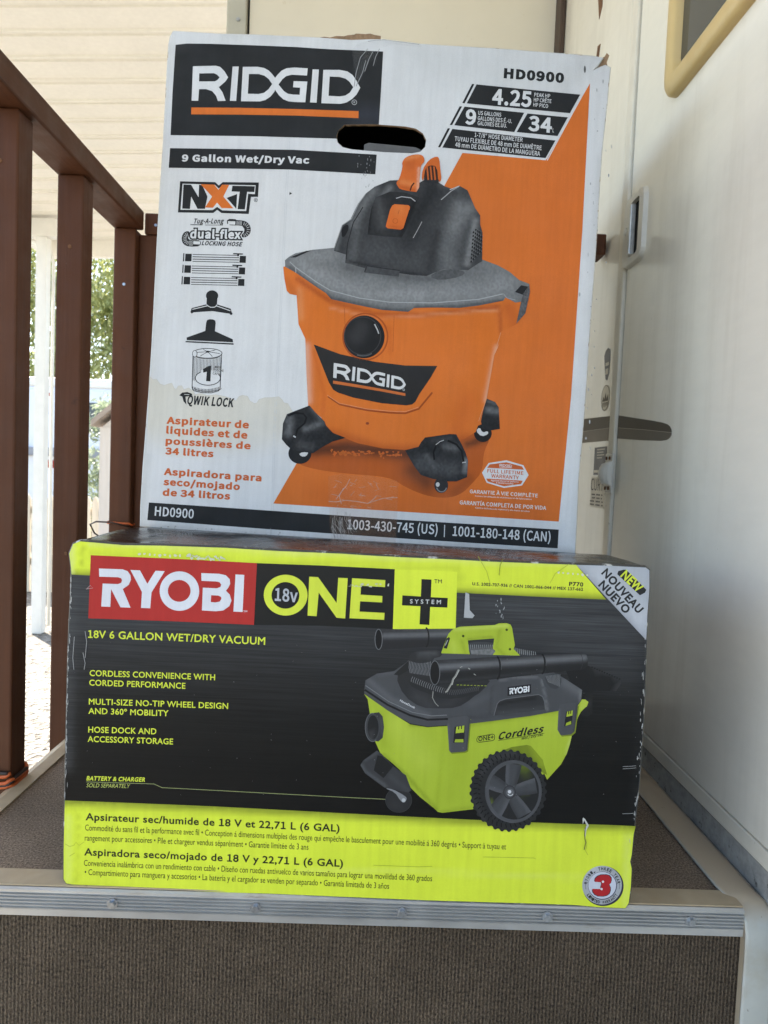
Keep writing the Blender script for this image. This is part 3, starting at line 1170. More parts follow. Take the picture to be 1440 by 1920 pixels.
def leaves(name, blobs, n, size, mat, parent, droop=.0, seed=1):
    r = np.random.default_rng(seed)
    V = []; F = []; Tn = []
    wts = np.array([b[3] * b[4] * b[5] for b in blobs]); wts = wts / wts.sum()
    k = 0
    for bi in range(len(blobs)):
        cx, cy, cz, ra, rb, rc = blobs[bi]
        m_ = int(n * wts[bi])
        # clumps inside each limb's crown
        nc = max(6, m_ // 45)
        d = r.normal(size=(nc, 3)); d /= np.linalg.norm(d, axis=1)[:, None]
        cl = d * (r.uniform(.35, 1.05, (nc, 1)) ** .6) * np.array([ra, rb, rc]) + np.array([cx, cy, cz])
        ct = r.uniform(0, 1, nc)
        for j in range(m_):
            c = r.integers(nc)
            sp = min(ra, rc) * .22
            p = cl[c] + r.normal(size=3) * sp * np.array([1, 1, .8])
            if droop:
                p[2] -= droop * r.uniform(0, 1) ** 2
            a = r.normal(size=3); a[2] -= droop * 2.5; a /= np.linalg.norm(a)
            b = np.cross(a, r.normal(size=3)); b /= np.linalg.norm(b)
            s_ = size * r.uniform(.6, 1.4)
            V += [p - a * s_, p + b * s_ * .32, p + a * s_, p - b * s_ * .32]
            F.append((k, k + 1, k + 2, k + 3)); k += 4
            Tn.append(float(np.clip(ct[c] * .7 + r.uniform(0, .45), 0, 1)))
    me = bpy.data.meshes.new(name)
    me.from_pydata([tuple(v) for v in V], [], F)
    at = me.attributes.new('Tint', 'FLOAT', 'FACE')
    at.data.foreach_set('value', Tn)
    return at_world(link(name, me, mat, parent))


def tree(name, label, x, y, h, blobs, n, size, mat, droop, seed, trunk_r=.14, group=None):
    t = thing(name, label, 'tree', (x, y, -.95), group)
    bm = bmesh.new()
    tube(bm, [(x, y, -.95), (x + .05, y, h * .3), (x - .05, y + .1, h * .62), (x + .05, y, h)], [trunk_r, trunk_r * .8, trunk_r * .55, trunk_r * .2], 10)
    for b in blobs:
        z0 = min(max(-.2, b[2] - b[5] * 1.1), h * .8)
        tube(bm, [(x, y, z0), (lerp(x, b[0], .5), lerp(y, b[1], .5), lerp(z0, b[2], .6)), (b[0], b[1], b[2])], [trunk_r * .5, trunk_r * .32, trunk_r * .1], 6)
    at_world(obj('trunk', bm, 'bark', t, smooth=True))
    leaves('crown', blobs, n, size, mat, t, droop, seed)
    return t


tree('pepper_tree', 'tall yellow-green tree with drooping leaves behind the camper, farther left', -7.4, 17.5, 5.0,
     [(-8.6, 17.5, 3.6, 1.2, 1.2, 1.5), (-7.4, 17.5, 5.0, 1.4, 1.3, 1.4), (-6.9, 17.2, 3.5, .9, 1, 1.5), (-7.8, 17, 2.3, 1.1, 1, 1.0), (-8.9, 17.5, 5.6, 1.4, 1.2, 1.2)], 15000, .085, 'leaf', .5, 3, .2)
tree('pepper_tree', 'yellow-green feathery tree above the shed roof, nearer the awning post', -5.6, 18.5, 5.2,
     [(-6.1, 18.5, 4.6, 1.2, 1.2, 1.3), (-5.3, 18.5, 5.8, 1.3, 1.3, 1.2), (-4.9, 18.3, 4.2, .8, 1, 1.0), (-6.3, 18.3, 3.2, .7, .8, .8)], 13000, .085, 'leaf', .5, 5, .18)
bs = thing('leafy_bush', 'grey-green bush growing between the shed and the camper', 'bush', (-3.15, 8.6, -.95))
bm = tube(bmesh.new(), [(-3.15, 8.6, -.95), (-3.12, 8.62, .1), (-3.2, 8.6, .8)], [.04, .03, .01], 8)
at_world(obj('stem', bm, 'bark', bs))
leaves('foliage', [(-3.15, 8.6, .75, .35, .35, .55), (-3.2, 8.6, 0, .42, .4, .55), (-3.1, 8.6, -.55, .45, .4, .4)], 3400, .045, 'leaf_grey', bs, .2, 9)

# ================================================================== CARTONS
# layout sheet -> face metres
HY = [[0.0005296953575919345, 8.728983493316717e-06, -0.07928784214706892], [2.219093199207327e-05, -0.0005457339391570147, 0.9052843899803938], [2.2114265393630793e-06, -3.880868609221522e-05, 1.0]]
HR = [[0.0007538784285414012, 5.1137256340374764e-05, -0.2479836021873914], [4.654828695045924e-05, -0.0007510609682619809, 0.7281849835825177], [6.944244884996652e-06, 1.4024179475826526e-05, 1.0]]

lime_box = thing('carton', 'lime and black printed carton of a cordless vacuum, lower carton of the stack', 'cardboard box', (0, 0, .0042))
lime_box.matrix_world = Matrix.Translation((0, 0, 0.0038)) @ rz(-0.0166996).to_4x4()
white_box = thing('carton', 'white and orange printed carton with a cut-out hand hole, upper carton of the stack', 'cardboard box')
white_box.matrix_world = Matrix.Translation((-0.0124697, 0.2538232, 0.3656779)) @ (rz(-0.0256243) @ rx(-0.0715065) @ ry(0.0208598)).to_4x4()
bpy.context.view_layer.update()


def warp_y(u, v):
    return (.0016 * np.sin(u * 9 + .6) * np.sin(v * 8 + .3) + .0012 * np.exp(-((u - .12) ** 2 + (v - .33) ** 2) / .004)
            + .0012 * np.exp(-((u - .575) ** 2 + (v - .09) ** 2) / .002))


def warp_r(u, v):
    return (.0022 * np.sin(u * 6.5 + .4) * np.sin(v * 5 + 1.0) - .0020 * np.exp(-((u - .31) ** 2) / .006) * np.exp(-((v - .68) ** 2) / .004)
            + .0018 * np.exp(-((u - .3) ** 2 + (v - .01) ** 2) / .004))


def carton_body(name, sheet, outline, W, H, D, parent, mats, edge, bulge=(0, 0), top=True, tw=None):
    """walls of a carton behind its printed face; the face outline is the front rim"""
    uv = sheet.uv(np.array(outline, float))
    n = len(uv)
    nrm = []
    for i in range(n):
        a = uv[i] - uv[i - 1]; b = uv[(i + 1) % n] - uv[i]
        t = a / np.hypot(*a) + b / np.hypot(*b)
        t /= max(np.hypot(*t), 1e-6)
        nrm.append((t[1], -t[0]))
    nrm = np.array(nrm)
    area = sum(uv[i][0] * uv[(i + 1) % n][1] - uv[(i + 1) % n][0] * uv[i][1] for i in range(n))
    if area < 0:
        nrm = -nrm
    bm = bmesh.new()
    wy = sheet.warp(uv[:, 0], uv[:, 1])
    r0 = [bm.verts.new((p[0], wy[i], p[1])) for i, p in enumerate(uv)]
    q = uv + nrm * .0014
    r1 = [bm.verts.new((p[0], .0012 + wy[i] * .8, p[1])) for i, p in enumerate(q)]
    q = uv + nrm * .0019
    r2 = [bm.verts.new((p[0], .0042 + wy[i] * .5, p[1])) for i, p in enumerate(q)]
    rows = [r0, r1, r2]
    base = np.clip(uv, [0, 0], [W, H])
    for t in (.12, .3, .55, .8, 1.0):
        k = min(1, t * 2)
        pp = uv * (1 - k) + (base * .9 + uv * .1) * k
        bl = math.sin(PI * min(1, t * 1.2)) if t < .83 else 0
        pp = pp + np.c_[np.where(uv[:, 0] < W * .1, -bulge[0], np.where(uv[:, 0] > W * .9, bulge[1], 0)) * bl * np.sin(PI * np.clip(uv[:, 1] / H, 0, 1)) ** .5, np.zeros(n)]
        rows.append([bm.verts.new((p[0], D * t, p[1])) for p in pp])
    em = 0
    for ri, (a, b) in enumerate(zip(rows, rows[1:])):
        for i in range(n):
            j = (i + 1) % n
            is_top = uv[i][1] > H * .93 and uv[j][1] > H * .93
            if is_top and ri >= 2 and not top:
                continue
            f = bm.faces.new((a[i], a[j], b[j], b[i]))
            f.material_index = 1 if ri < 2 else 0
    bm.faces.new(rows[-1])
    me = bpy.data.meshes.new(name)
    bmesh.ops.recalc_face_normals(bm, faces=bm.faces)
    bm.to_mesh(me); bm.free()
    return link(name, me, mats, parent), q


# ------------------------------------------------------------------ white and orange carton: artwork
HOLE = [(646, 235), (700, 234), (760, 238), (780, 242), (793, 251), (799, 263), (797, 276), (788, 285), (772, 288), (720, 286), (660, 281), (643, 277), (633, 268), (631, 257), (635, 245)]
HOLE = resample(np.array(HOLE, float), 9)
R = Sheet(HR, .00005, HOLE, warp_r)
OUT_R = [(325, 59), (360, 61.5), (410, 65), (480, 67), (540, 70), (600, 73), (660, 78), (690, 77), (720, 77), (755, 81), (790, 85), (860, 88), (930, 91), (1000, 96), (1060, 100), (1112, 104), (1131, 107),
         (1122, 119), (1112.5, 131), (1126, 125), (1136, 121), (1145, 125), (1142, 150), (1139, 185), (1134, 230), (1128, 284), (1123, 360), (1118, 443), (1111, 535), (1104, 627), (1098, 720), (1092, 800), (1083, 900), (1080, 975), (1077, 1037),
         (1040, 1034), (980, 1031), (900, 1028), (820, 1025), (750, 1021), (700, 1019), (660, 1017), (621, 1018), (560, 1010), (500, 1006), (440, 1000), (380, 996), (320, 991), (263, 986),
         (264, 950), (268, 880), (272, 830), (279, 740), (285, 650), (291, 535), (297, 420), (301, 350), (306, 280), (311, 190), (315, 115), (317, 84), (320, 69)]
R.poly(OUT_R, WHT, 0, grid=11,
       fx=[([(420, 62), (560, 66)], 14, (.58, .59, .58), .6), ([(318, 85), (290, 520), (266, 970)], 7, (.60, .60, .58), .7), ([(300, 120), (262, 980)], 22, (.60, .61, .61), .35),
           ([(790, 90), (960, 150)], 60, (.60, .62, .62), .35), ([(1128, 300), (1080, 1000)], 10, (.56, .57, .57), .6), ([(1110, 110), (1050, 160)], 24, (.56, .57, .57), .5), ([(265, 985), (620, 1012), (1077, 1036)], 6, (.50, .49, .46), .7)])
# water stain low on the left of the board, with its wavy rim
T7 = Z(260, 320, 4.175)
rim = [(82, 1608), (110, 1635), (140, 1632), (165, 1668), (200, 1680), (235, 1668), (258, 1662), (275, 1700), (292, 1712), (308, 1684), (335, 1682), (352, 1712), (390, 1700), (425, 1722), (440, 1752), (480, 1742), (540, 1760), (600, 1752), (680, 1768), (760, 1800), (785, 1765), (812, 1757), (850, 1764), (868, 1800), (905, 1822), (922, 1818), (940, 1790), (985, 1776), (1045, 1775), (1095, 1768), (1120, 1790), (1135, 1815), (1169, 1822)]
rim = TP(rim, T7)
stain = np.concatenate([rim, [[548, 770], [546, 830], [535, 850], [420, 870], [275, 850]]])
R.poly(stain, (.635, .61, .54), 1, grid=9, fx=[([(275, 850), (420, 868), (545, 848)], 36, WHT, .95), ([(330, 760), (330, 840)], 30, (.66, .65, .60), .5), ([(480, 800)], 40, (.66, .65, .61), .6)])
R.line(rim, .9, (.57, .54, .47), 2)

# orange panel behind the machine
OP = [(867, 287), (1022, 300), (1026, 297), (1107, 151), (1092, 430), (1070, 745), (1047, 978), (780, 961), (512, 944), (585, 818), (700, 590)]
R.poly(OP, ORG, 3, grid=12, fx=[([(1060, 300), (1040, 900)], 60, (.68, .165, .034), .5), ([(600, 930), (1000, 960)], 30, (.60, .135, .026), .5)])
# cast tone printed under the machine
T8 = Z(500, 270, 2.769)
R.poly([(142, 1655), (250, 1690), (420, 1712), (640, 1728), (720, 1782), (830, 1828), (930, 1840), (1010, 1820), (1070, 1760), (1120, 1700), (1125, 1600), (1165, 1520), (1100, 1470), (930, 1440), (800, 1480), (400, 1500), (210, 1560)], (.47, .105, .020), 4, T8, smooth=2, grid=6,
       fx=[([(250, 1590), (420, 1575), (560, 1590), (740, 1610)], 40, (.09, .03, .014), .95), ([(760, 1690), (830, 1750)], 60, (.12, .04, .018), .85), ([(980, 1810), (1050, 1740)], 30, (.24, .06, .018), .6),
           ([(1040, 1560), (1160, 1520)], 22, (.10, .035, .015), .9), ([(900, 1470)], 110, (.50, .115, .022), .8)])
for k in range(70):
    t = random.random()
    x = 330 + t * 385 + random.gauss(0, 6); y = 1598 + t * 18 + random.gauss(0, 7)
    a, b = random.uniform(3, 13), random.uniform(3, 9)
    R.poly([(x + a * random.uniform(.5, 1.2) * math.cos(q), y + b * random.uniform(.5, 1.2) * math.sin(q)) for q in np.linspace(0, 2 * PI, 9, endpoint=False)], (.50 + random.uniform(-.05, .06), .12, .024), 5 + k * .02, T8)

BK = (.020, .021, .023)
GR = (.17, .175, .18)
GL = (.27, .28, .285)
# casters at the back
R.poly(ell(1122, 1502, 46, 46), (.016, .016, .017), 6, T8)
R.poly([(1085, 1490), (1105, 1470), (1120, 1500), (1148, 1490), (1150, 1508), (1115, 1520)], (.62, .62, .62), 7, T8, smooth=1)
R.poly([(1112, 1440), (1122, 1390), (1140, 1322), (1185, 1340), (1204, 1368), (1210, 1480), (1160, 1488), (1118, 1478)], BK, 8, T8, grid=4, grain=.2, fx=[([(1150, 1380), (1195, 1390)], 18, (.16, .165, .17), .8), ([(1150, 1335), (1190, 1350)], 10, (.12, .12, .125), .7)])
# drum
drum = [(86, 638), (130, 625), (400, 700), (640, 760), (800, 790), (1000, 790), (1200, 780), (1322, 790), (1310, 930), (1217, 975), (1212, 1030), (1180, 1100), (1140, 1330), (1105, 1440), (1085, 1495), (1030, 1530), (900, 1562), (740, 1590), (600, 1580), (470, 1552), (340, 1500), (295, 1430), (215, 1362), (206, 1200), (200, 1010), (165, 935), (155, 785), (120, 778), (104, 762), (92, 700)]
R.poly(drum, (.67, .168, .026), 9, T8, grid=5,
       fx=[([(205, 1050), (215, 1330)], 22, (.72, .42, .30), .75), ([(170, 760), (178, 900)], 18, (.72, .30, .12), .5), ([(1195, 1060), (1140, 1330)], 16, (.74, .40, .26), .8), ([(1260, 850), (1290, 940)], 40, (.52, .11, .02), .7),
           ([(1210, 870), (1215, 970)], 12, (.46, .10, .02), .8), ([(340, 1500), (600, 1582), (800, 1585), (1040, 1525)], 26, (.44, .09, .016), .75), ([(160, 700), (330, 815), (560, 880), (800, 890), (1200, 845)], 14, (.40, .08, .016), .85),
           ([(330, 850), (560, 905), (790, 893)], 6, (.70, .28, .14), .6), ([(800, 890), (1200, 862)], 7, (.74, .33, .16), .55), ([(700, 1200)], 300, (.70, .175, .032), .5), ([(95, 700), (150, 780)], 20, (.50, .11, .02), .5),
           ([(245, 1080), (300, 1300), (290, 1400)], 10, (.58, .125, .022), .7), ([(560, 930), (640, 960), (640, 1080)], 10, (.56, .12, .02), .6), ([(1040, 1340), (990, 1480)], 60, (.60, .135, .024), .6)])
R.line([(318, 1310), (380, 1352), (520, 1382), (640, 1395), (720, 1398), (790, 1375), (860, 1290)], 9, (.34, .07, .016), 10, T8)
R.line([(314, 1303), (376, 1345), (518, 1375), (640, 1387), (720, 1390), (788, 1366)], 3, (.68, .27, .13), 11, T8)
R.line([(404, 850), (408, 980)], 2.5, (.42, .09, .02), 10, T8)
R.line([(662, 890), (655, 1080)], 2.5, (.44, .09, .02), 10, T8)
R.line([(1215, 980), (1180, 1095), (1140, 1325), (1100, 1440)], 3, (.66, .30, .16), 11, T8)
R.poly(ell(523, 1450, 9, 7), (.30, .06, .02), 11, T8)
# plate with the mark
R.poly([(244, 1040), (380, 1090), (560, 1130), (720, 1150), (886, 1153), (850, 1215), (792, 1300), (772, 1338), (755, 1352), (725, 1357), (600, 1346), (450, 1316), (370, 1290), (345, 1275), (322, 1236)], (.026, .025, .025), 12, T8, grid=8)
q = TP([(345, 1134), (722, 1214), (720, 1308), (344, 1243)], T8)
ridgid_logo(R, q, 13, (.66, .66, .66), (.56, .15, .04))
# inlet
R.line(ell(512, 1000, 116, 120, 60), 8, (.40, .085, .018), 12, T8, closed=True)
R.poly(ell(506, 1001, 106, 111, 60), (.017, .017, .018), 13, T8, grid=5, fx=[([(470, 1000), (490, 950)], 45, (.05, .05, .052), .7)])
R.line(ell(498, 996, 94, 98, 40, -150, 200), 4, (.05, .05, .052), 14, T8)
R.line(ell(500, 1002, 92, 98, 18, 60, 110), 6, (.10, .10, .10), 15, T8)
R.line([(560, 935), (575, 965), (582, 985)], 6, (.5, .5, .5), 15, T8)
# lid
lid = [(95, 604), (118, 585), (150, 568), (240, 550), (350, 540), (480, 520), (700, 500), (1000, 540), (1120, 602), (1200, 632), (1260, 665), (1310, 708), (1362, 728), (1366, 760), (1358, 815), (1290, 825), (1240, 798), (1228, 815), (1100, 840), (1000, 852), (860, 850), (765, 852), (735, 872), (600, 862), (480, 838), (335, 806), (308, 775), (262, 745), (200, 702), (150, 668), (96, 638)]
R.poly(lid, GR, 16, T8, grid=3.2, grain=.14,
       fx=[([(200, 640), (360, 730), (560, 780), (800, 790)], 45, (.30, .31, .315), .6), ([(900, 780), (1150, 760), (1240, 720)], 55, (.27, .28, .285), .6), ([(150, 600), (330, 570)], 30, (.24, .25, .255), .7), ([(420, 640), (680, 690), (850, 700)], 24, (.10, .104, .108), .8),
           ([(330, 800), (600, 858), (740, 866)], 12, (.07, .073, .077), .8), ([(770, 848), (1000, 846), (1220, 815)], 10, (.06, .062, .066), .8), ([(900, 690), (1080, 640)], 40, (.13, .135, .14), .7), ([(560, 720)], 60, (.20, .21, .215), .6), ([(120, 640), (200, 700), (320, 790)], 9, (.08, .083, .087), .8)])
R.line([(150, 640), (260, 718), (330, 760), (480, 800), (640, 822), (860, 826), (1100, 808), (1225, 780)], 5, (.36, .37, .38), 17, T8)
R.line([(120, 612), (150, 640), (152, 668)], 5, (.34, .35, .355), 17, T8)
R.poly([(120, 590), (205, 556), (232, 553), (150, 590)], BK, 17, T8)
R.poly([(1288, 770), (1320, 735), (1358, 742), (1345, 790)], BK, 18, T8)
R.poly([(1330, 780), (1362, 735), (1366, 770), (1342, 880), (1295, 935), (1318, 830)], (.10, .10, .105), 18, T8, grain=.4, grid=3)
R.line([(1228, 778), (1245, 800), (1290, 812)], 4, (.32, .33, .335), 18, T8)
R.poly([(840, 690), (900, 655), (975, 650), (1035, 665), (1010, 690), (900, 710)], (.085, .088, .092), 18, T8, smooth=1, grid=3, grain=.2)
# motor head
head = [(350, 556), (356, 520), (392, 422), (436, 392), (458, 345), (475, 312), (512, 262), (560, 225), (640, 192), (690, 190), (700, 192), (790, 205), (820, 188), (890, 200), (925, 222), (960, 235), (998, 218), (1042, 242), (1062, 288), (1082, 335), (1108, 372), (1108, 420), (1120, 462), (1118, 610), (1082, 632), (1046, 656), (1000, 655), (920, 650), (830, 686), (760, 682), (690, 672), (508, 645), (408, 618), (412, 575)]
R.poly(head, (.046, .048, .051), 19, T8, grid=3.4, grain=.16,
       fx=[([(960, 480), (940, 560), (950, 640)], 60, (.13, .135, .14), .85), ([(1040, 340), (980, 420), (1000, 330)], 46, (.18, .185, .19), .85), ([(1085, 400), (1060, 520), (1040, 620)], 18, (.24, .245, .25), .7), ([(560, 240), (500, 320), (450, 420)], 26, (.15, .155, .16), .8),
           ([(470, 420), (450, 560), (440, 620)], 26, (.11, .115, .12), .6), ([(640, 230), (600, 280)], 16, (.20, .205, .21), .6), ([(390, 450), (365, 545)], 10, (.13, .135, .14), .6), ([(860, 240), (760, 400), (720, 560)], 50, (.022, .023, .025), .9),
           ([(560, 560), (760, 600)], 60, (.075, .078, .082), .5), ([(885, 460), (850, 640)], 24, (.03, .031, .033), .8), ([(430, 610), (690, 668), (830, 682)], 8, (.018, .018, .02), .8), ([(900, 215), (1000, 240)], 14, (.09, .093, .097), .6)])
R.poly([(388, 440), (420, 415), (428, 440), (408, 480), (390, 488)], (.014, .014, .015), 20, T8, smooth=1)
R.line([(352, 540), (392, 424), (440, 392), (478, 312), (514, 262)], 4, (.30, .31, .31), 20, T8)
R.line([(412, 600), (420, 520), (450, 410), (500, 330)], 5, (.02, .02, .022), 20, T8)
R.poly([(524, 472), (532, 400), (544, 335), (566, 280), (640, 250), (720, 255), (790, 280), (770, 340), (742, 420), (700, 488), (610, 482)], (.026, .027, .029), 21, T8, grid=4, grain=.15, fx=[([(580, 300), (600, 420)], 30, (.075, .077, .08), .8), ([(540, 330), (530, 460)], 8, (.012, .012, .013), .9), ([(700, 480), (770, 300)], 9, (.012, .012, .013), .9)])
for i in range(9):
    for j in range(5):
        a = 1062 + j * 12 + i * 1.5; b = 612 - i * 19 - j * 13
        if 1050 < a < 1118 - max(0, (480 - b)) * .2 and 440 < b:
            R.poly(ell(a, b, 4.4, 6.5, 8, rot=35), (.012, .012, .013), 22, T8)
            R.line([(a + 3, b - 6), (a + 6, b)], 2, (.30, .30, .31), 22, T8)
R.line([(998, 222), (958, 246), (925, 275), (905, 292)], 5, (.34, .34, .345), 22, T8)
R.line([(1000, 220), (950, 240)], 3, (.6, .6, .6), 23, T8)
R.line([(806, 405), (780, 455), (760, 490)], 4, (.33, .33, .335), 22, T8)
R.line([(672, 285), (700, 276), (748, 282), (772, 300)], 5, (.40, .40, .41), 23, T8)
R.poly([(504, 668), (516, 632), (600, 640), (692, 656), (686, 690), (600, 680)], (.060, .062, .066), 23, T8, grid=4, grain=.2)
R.line([(510, 664), (520, 634), (690, 658)], 4, (.015, .015, .016), 24, T8)
# switch
R.poly([(618, 430), (640, 345), (652, 322), (664, 315), (735, 320), (744, 328), (742, 345), (712, 438), (696, 447), (628, 440)], (.66, .15, .028), 24, T8, grid=4, fx=[([(690, 340)], 40, (.72, .22, .06), .6), ([(640, 430), (700, 440)], 10, (.50, .1, .02), .6)])
R.line([(742, 345), (712, 440), (698, 449)], 5, (.008, .008, .008), 25, T8)
R.line(ell(668, 402, 13, 12, 18), 2, (.40, .08, .02), 25, T8, closed=True)
R.line([(688, 345), (682, 368)], 2.5, (.40, .08, .02), 25, T8)
# handles on top
R.poly([(808, 135), (842, 85), (882, 66), (896, 78), (902, 140), (908, 188), (892, 205), (884, 120), (850, 112), (822, 130), (815, 190), (804, 190)], (.60, .135, .026), 26, T8, grid=4, smooth=1)
R.poly([(812, 150), (826, 122), (850, 112), (886, 118), (892, 190), (850, 192), (818, 186)], (.045, .02, .014), 25, T8)
for x in (832, 850, 868):
    R.line([(x, 120), (x + 7, 190)], 8, (.52, .12, .025), 27, T8)
R.poly([(816, 180), (895, 190), (890, 208), (818, 200)], (.03, .03, .032), 26, T8)
R.poly([(672, 205), (690, 182), (706, 122), (702, 100), (720, 72), (765, 58), (798, 58), (816, 70), (820, 95), (802, 112), (796, 150), (790, 254), (740, 248), (692, 238), (680, 222)], (.63, .14, .026), 28, T8, grid=4, smooth=1,
       fx=[([(745, 115)], 28, (.50, .105, .02), .7), ([(720, 80), (790, 64)], 10, (.72, .26, .09), .7), ([(700, 200), (780, 215)], 14, (.72, .25, .08), .6), ([(690, 225), (780, 245)], 8, (.46, .09, .018), .7), ([(790, 130), (786, 240)], 7, (.74, .45, .33), .7)])
R.line([(745, 245), (752, 222), (766, 205)], 7, (.06, .02, .012), 29, T8)
# casters left and front
R.poly(ell(172, 1606, 60, 54), (.018, .018, .019), 12, T8, grid=5)
R.poly([(166, 1604), (218, 1596), (205, 1622), (178, 1622)], (.60, .60, .60), 13, T8, smooth=1)
cl = [(78, 1532), (84, 1450), (104, 1402), (150, 1384), (222, 1357), (250, 1390), (300, 1440), (308, 1462), (345, 1500), (410, 1525), (340, 1545), (285, 1575), (240, 1605), (200, 1600), (130, 1588), (100, 1560)]
R.poly(cl, BK, 14, T8, grid=3.6, grain=.25, fx=[([(120, 1430), (112, 1500)], 22, (.15, .155, .16), .8), ([(200, 1480), (280, 1450)], 18, (.13, .135, .14), .8), ([(230, 1370), (290, 1440)], 10, (.09, .093, .097), .8), ([(170, 1560), (230, 1570)], 22, (.075, .077, .08), .6)])
R.line([(110, 1410), (150, 1395), (190, 1400), (206, 1420), (196, 1450), (160, 1480), (148, 1520)], 9, (.008, .008, .009), 15, T8)
R.line([(138, 1515), (150, 1522)], 7, (.55, .55, .55), 16, T8)
R.poly(ell(906, 1772, 36, 40, 30), (.03, .03, .032), 12, T8, grid=5)
R.poly(ell(888, 1768, 10, 12, 16), (.55, .55, .55), 13, T8)
R.line(ell(908, 1774, 27, 32, 16, 20, 160), 6, (.22, .22, .225), 13, T8)
cf = [(718, 1590), (788, 1572), (802, 1548), (822, 1524), (950, 1506), (984, 1508), (1012, 1560), (1032, 1602), (1045, 1645), (1040, 1730), (985, 1752), (930, 1752), (860, 1738), (800, 1718), (765, 1672)]
R.poly(cf, BK, 14, T8, grid=3.6, grain=.25, fx=[([(800, 1660), (960, 1690)], 45, (.075, .077, .081), .8), ([(930, 1570), (980, 1580)], 18, (.12, .122, .126), .8), ([(830, 1620), (870, 1680)], 14, (.10, .102, .106), .7), ([(1030, 1700), (1036, 1640)], 14, (.20, .205, .21), .8), ([(860, 1540), (960, 1525)], 12, (.05, .051, .054), .8)])
R.line([(870, 1640), (866, 1600), (882, 1560), (905, 1545)], 9, (.008, .008, .009), 15, T8)
R.line([(878, 1562), (900, 1545), (920, 1538)], 4, (.45, .45, .45), 16, T8)
R.line([(940, 1540), (985, 1560), (1012, 1595), (1022, 1650)], 10, (.006, .006, .007), 15, T8)
R.line([(1015, 1655), (1034, 1652)], 5, (.5, .5, .5), 16, T8)

# headline block
T2 = Z(300, 40, 3.1304)
R.poly([(93, 141), (160, 134), (300, 137), (620, 150), (800, 158), (1000, 172), (1310, 188), (1298, 400), (1284, 620), (1283, 700), (1030, 692), (560, 678), (63, 670), (75, 420)], BLK, 4, T2, fx=[([(1290, 560), (1180, 560)], 60, (.05, .055, .075), .5), ([(95, 145), (200, 136)], 25, (.045, .047, .05), .6)])
ridgid_logo(R, TP([(187, 266), (1176, 292), (1165, 573), (185, 549)], T2), 6)
R.text('R', (1136, 487), (1146, 487), 12, (.45, .46, .47), 8, T2, .02)
R.poly([(60, 746), (420, 752), (780, 757), (1272, 785), (1264, 900), (760, 872), (52, 861)], BLK, 4, T2)
R.text('9 Gallon Wet/Dry Vac', (128, 822), (877, 836), 36, WHT, 5, T2, .054)
for k in range(26):       # scuffs where ink rubbed off
    x, y = 1180 + random.gauss(30, 26), 840 + random.gauss(50, 50)
    R.poly(ell(x, y, random.uniform(1, 2.6), random.uniform(2, 9), 7), (.30, .31, .32) if y > 905 else (.24, .25, .26), 6, T2)
for k in range(30):
    x, y = 1104 + random.gauss(6, 12) - k * .9, 150 + k * 24 + random.gauss(0, 8)
    R.poly(ell(x + 15, y, random.uniform(.5, 1.6), random.uniform(1, 4.5), 6), (.40, .41, .42), 6)
for k in range(46):
    x = random.uniform(285, 560); y = 992 + (x - 285) * .067 + random.uniform(-9, 3)
    R.poly(ell(x, y, random.uniform(.5, 2.4), random.uniform(.4, 1.2), 6), (.30, .29, .27), 6)
R.poly([(761, 1003), (776, 1012), (760, 1021)], BLK, 4, T2)
T3 = Z(740, 60, 3.1304)
R.text('HD0900', (640, 266), (994, 293), 51, BLK, 4, T3, .066)
R.poly(ell(1118, 215, 6, 22, 10), (.12, .12, .12), 4, T3, smooth=0)

# specification panels
T6 = Z(820, 120, 5.143)
for p in ([(378, 198), (1380, 290), (1280, 470), (283, 382)], [(335, 194), (357, 196), (262, 382), (240, 378)], [(262, 413), (838, 468), (742, 655), (163, 593)], [(215, 410), (238, 412), (142, 592), (120, 590)],
          [(870, 475), (1260, 510), (1160, 692), (765, 655)], [(145, 628), (1140, 735), (1045, 905), (48, 808)], [(100, 622), (122, 624), (28, 807), (6, 805)]):
    R.poly(p, BLK, 5, T6)
R.line([(1060, 928), (1160, 740), (1290, 500), (1400, 300), (1478, 165)], 9, WHT, 4, T6)
R.line([(236, 850), (1048, 922)], 10, WHT, 4, T6)
R.text('4.25', (527, 382), (905, 408), 138, WHT, 6, T6, .045)
for b, p0, p1, c in (('PEAK HP', (935, 310), (1088, 323), 35), ('HP CRÊTE', (930, 359), (1100, 373), 35), ('HP PICO', (925, 406), (1068, 421), 35),
                     ('US GALLONS', (394, 490), (615, 508), 37), ('GALLONS DES É.-U.', (389, 541), (718, 569), 37), ('GALONES EE.UU.', (387, 589), (670, 613), 37), ('L', (1112, 655), (1124, 657), 38),
                     ('1-7/8" HOSE DIAMETER', (358, 703), (822, 749), 40), ('TUYAU FLEXIBLE DE 48 mm DE DIAMÈTRE', (166, 742), (1005, 829), 42), ('48 mm DE DIÁMETRO DE LA MANGUERA', (172, 799), (990, 885), 42)):
    R.text(b, p0, p1, c, WHT, 6, T6, .022)
R.text('9', (268, 575), (370, 583), 132, WHT, 6, T6, .045)
R.text('34', (876, 634), (1103, 656), 132, WHT, 6, T6, .045)

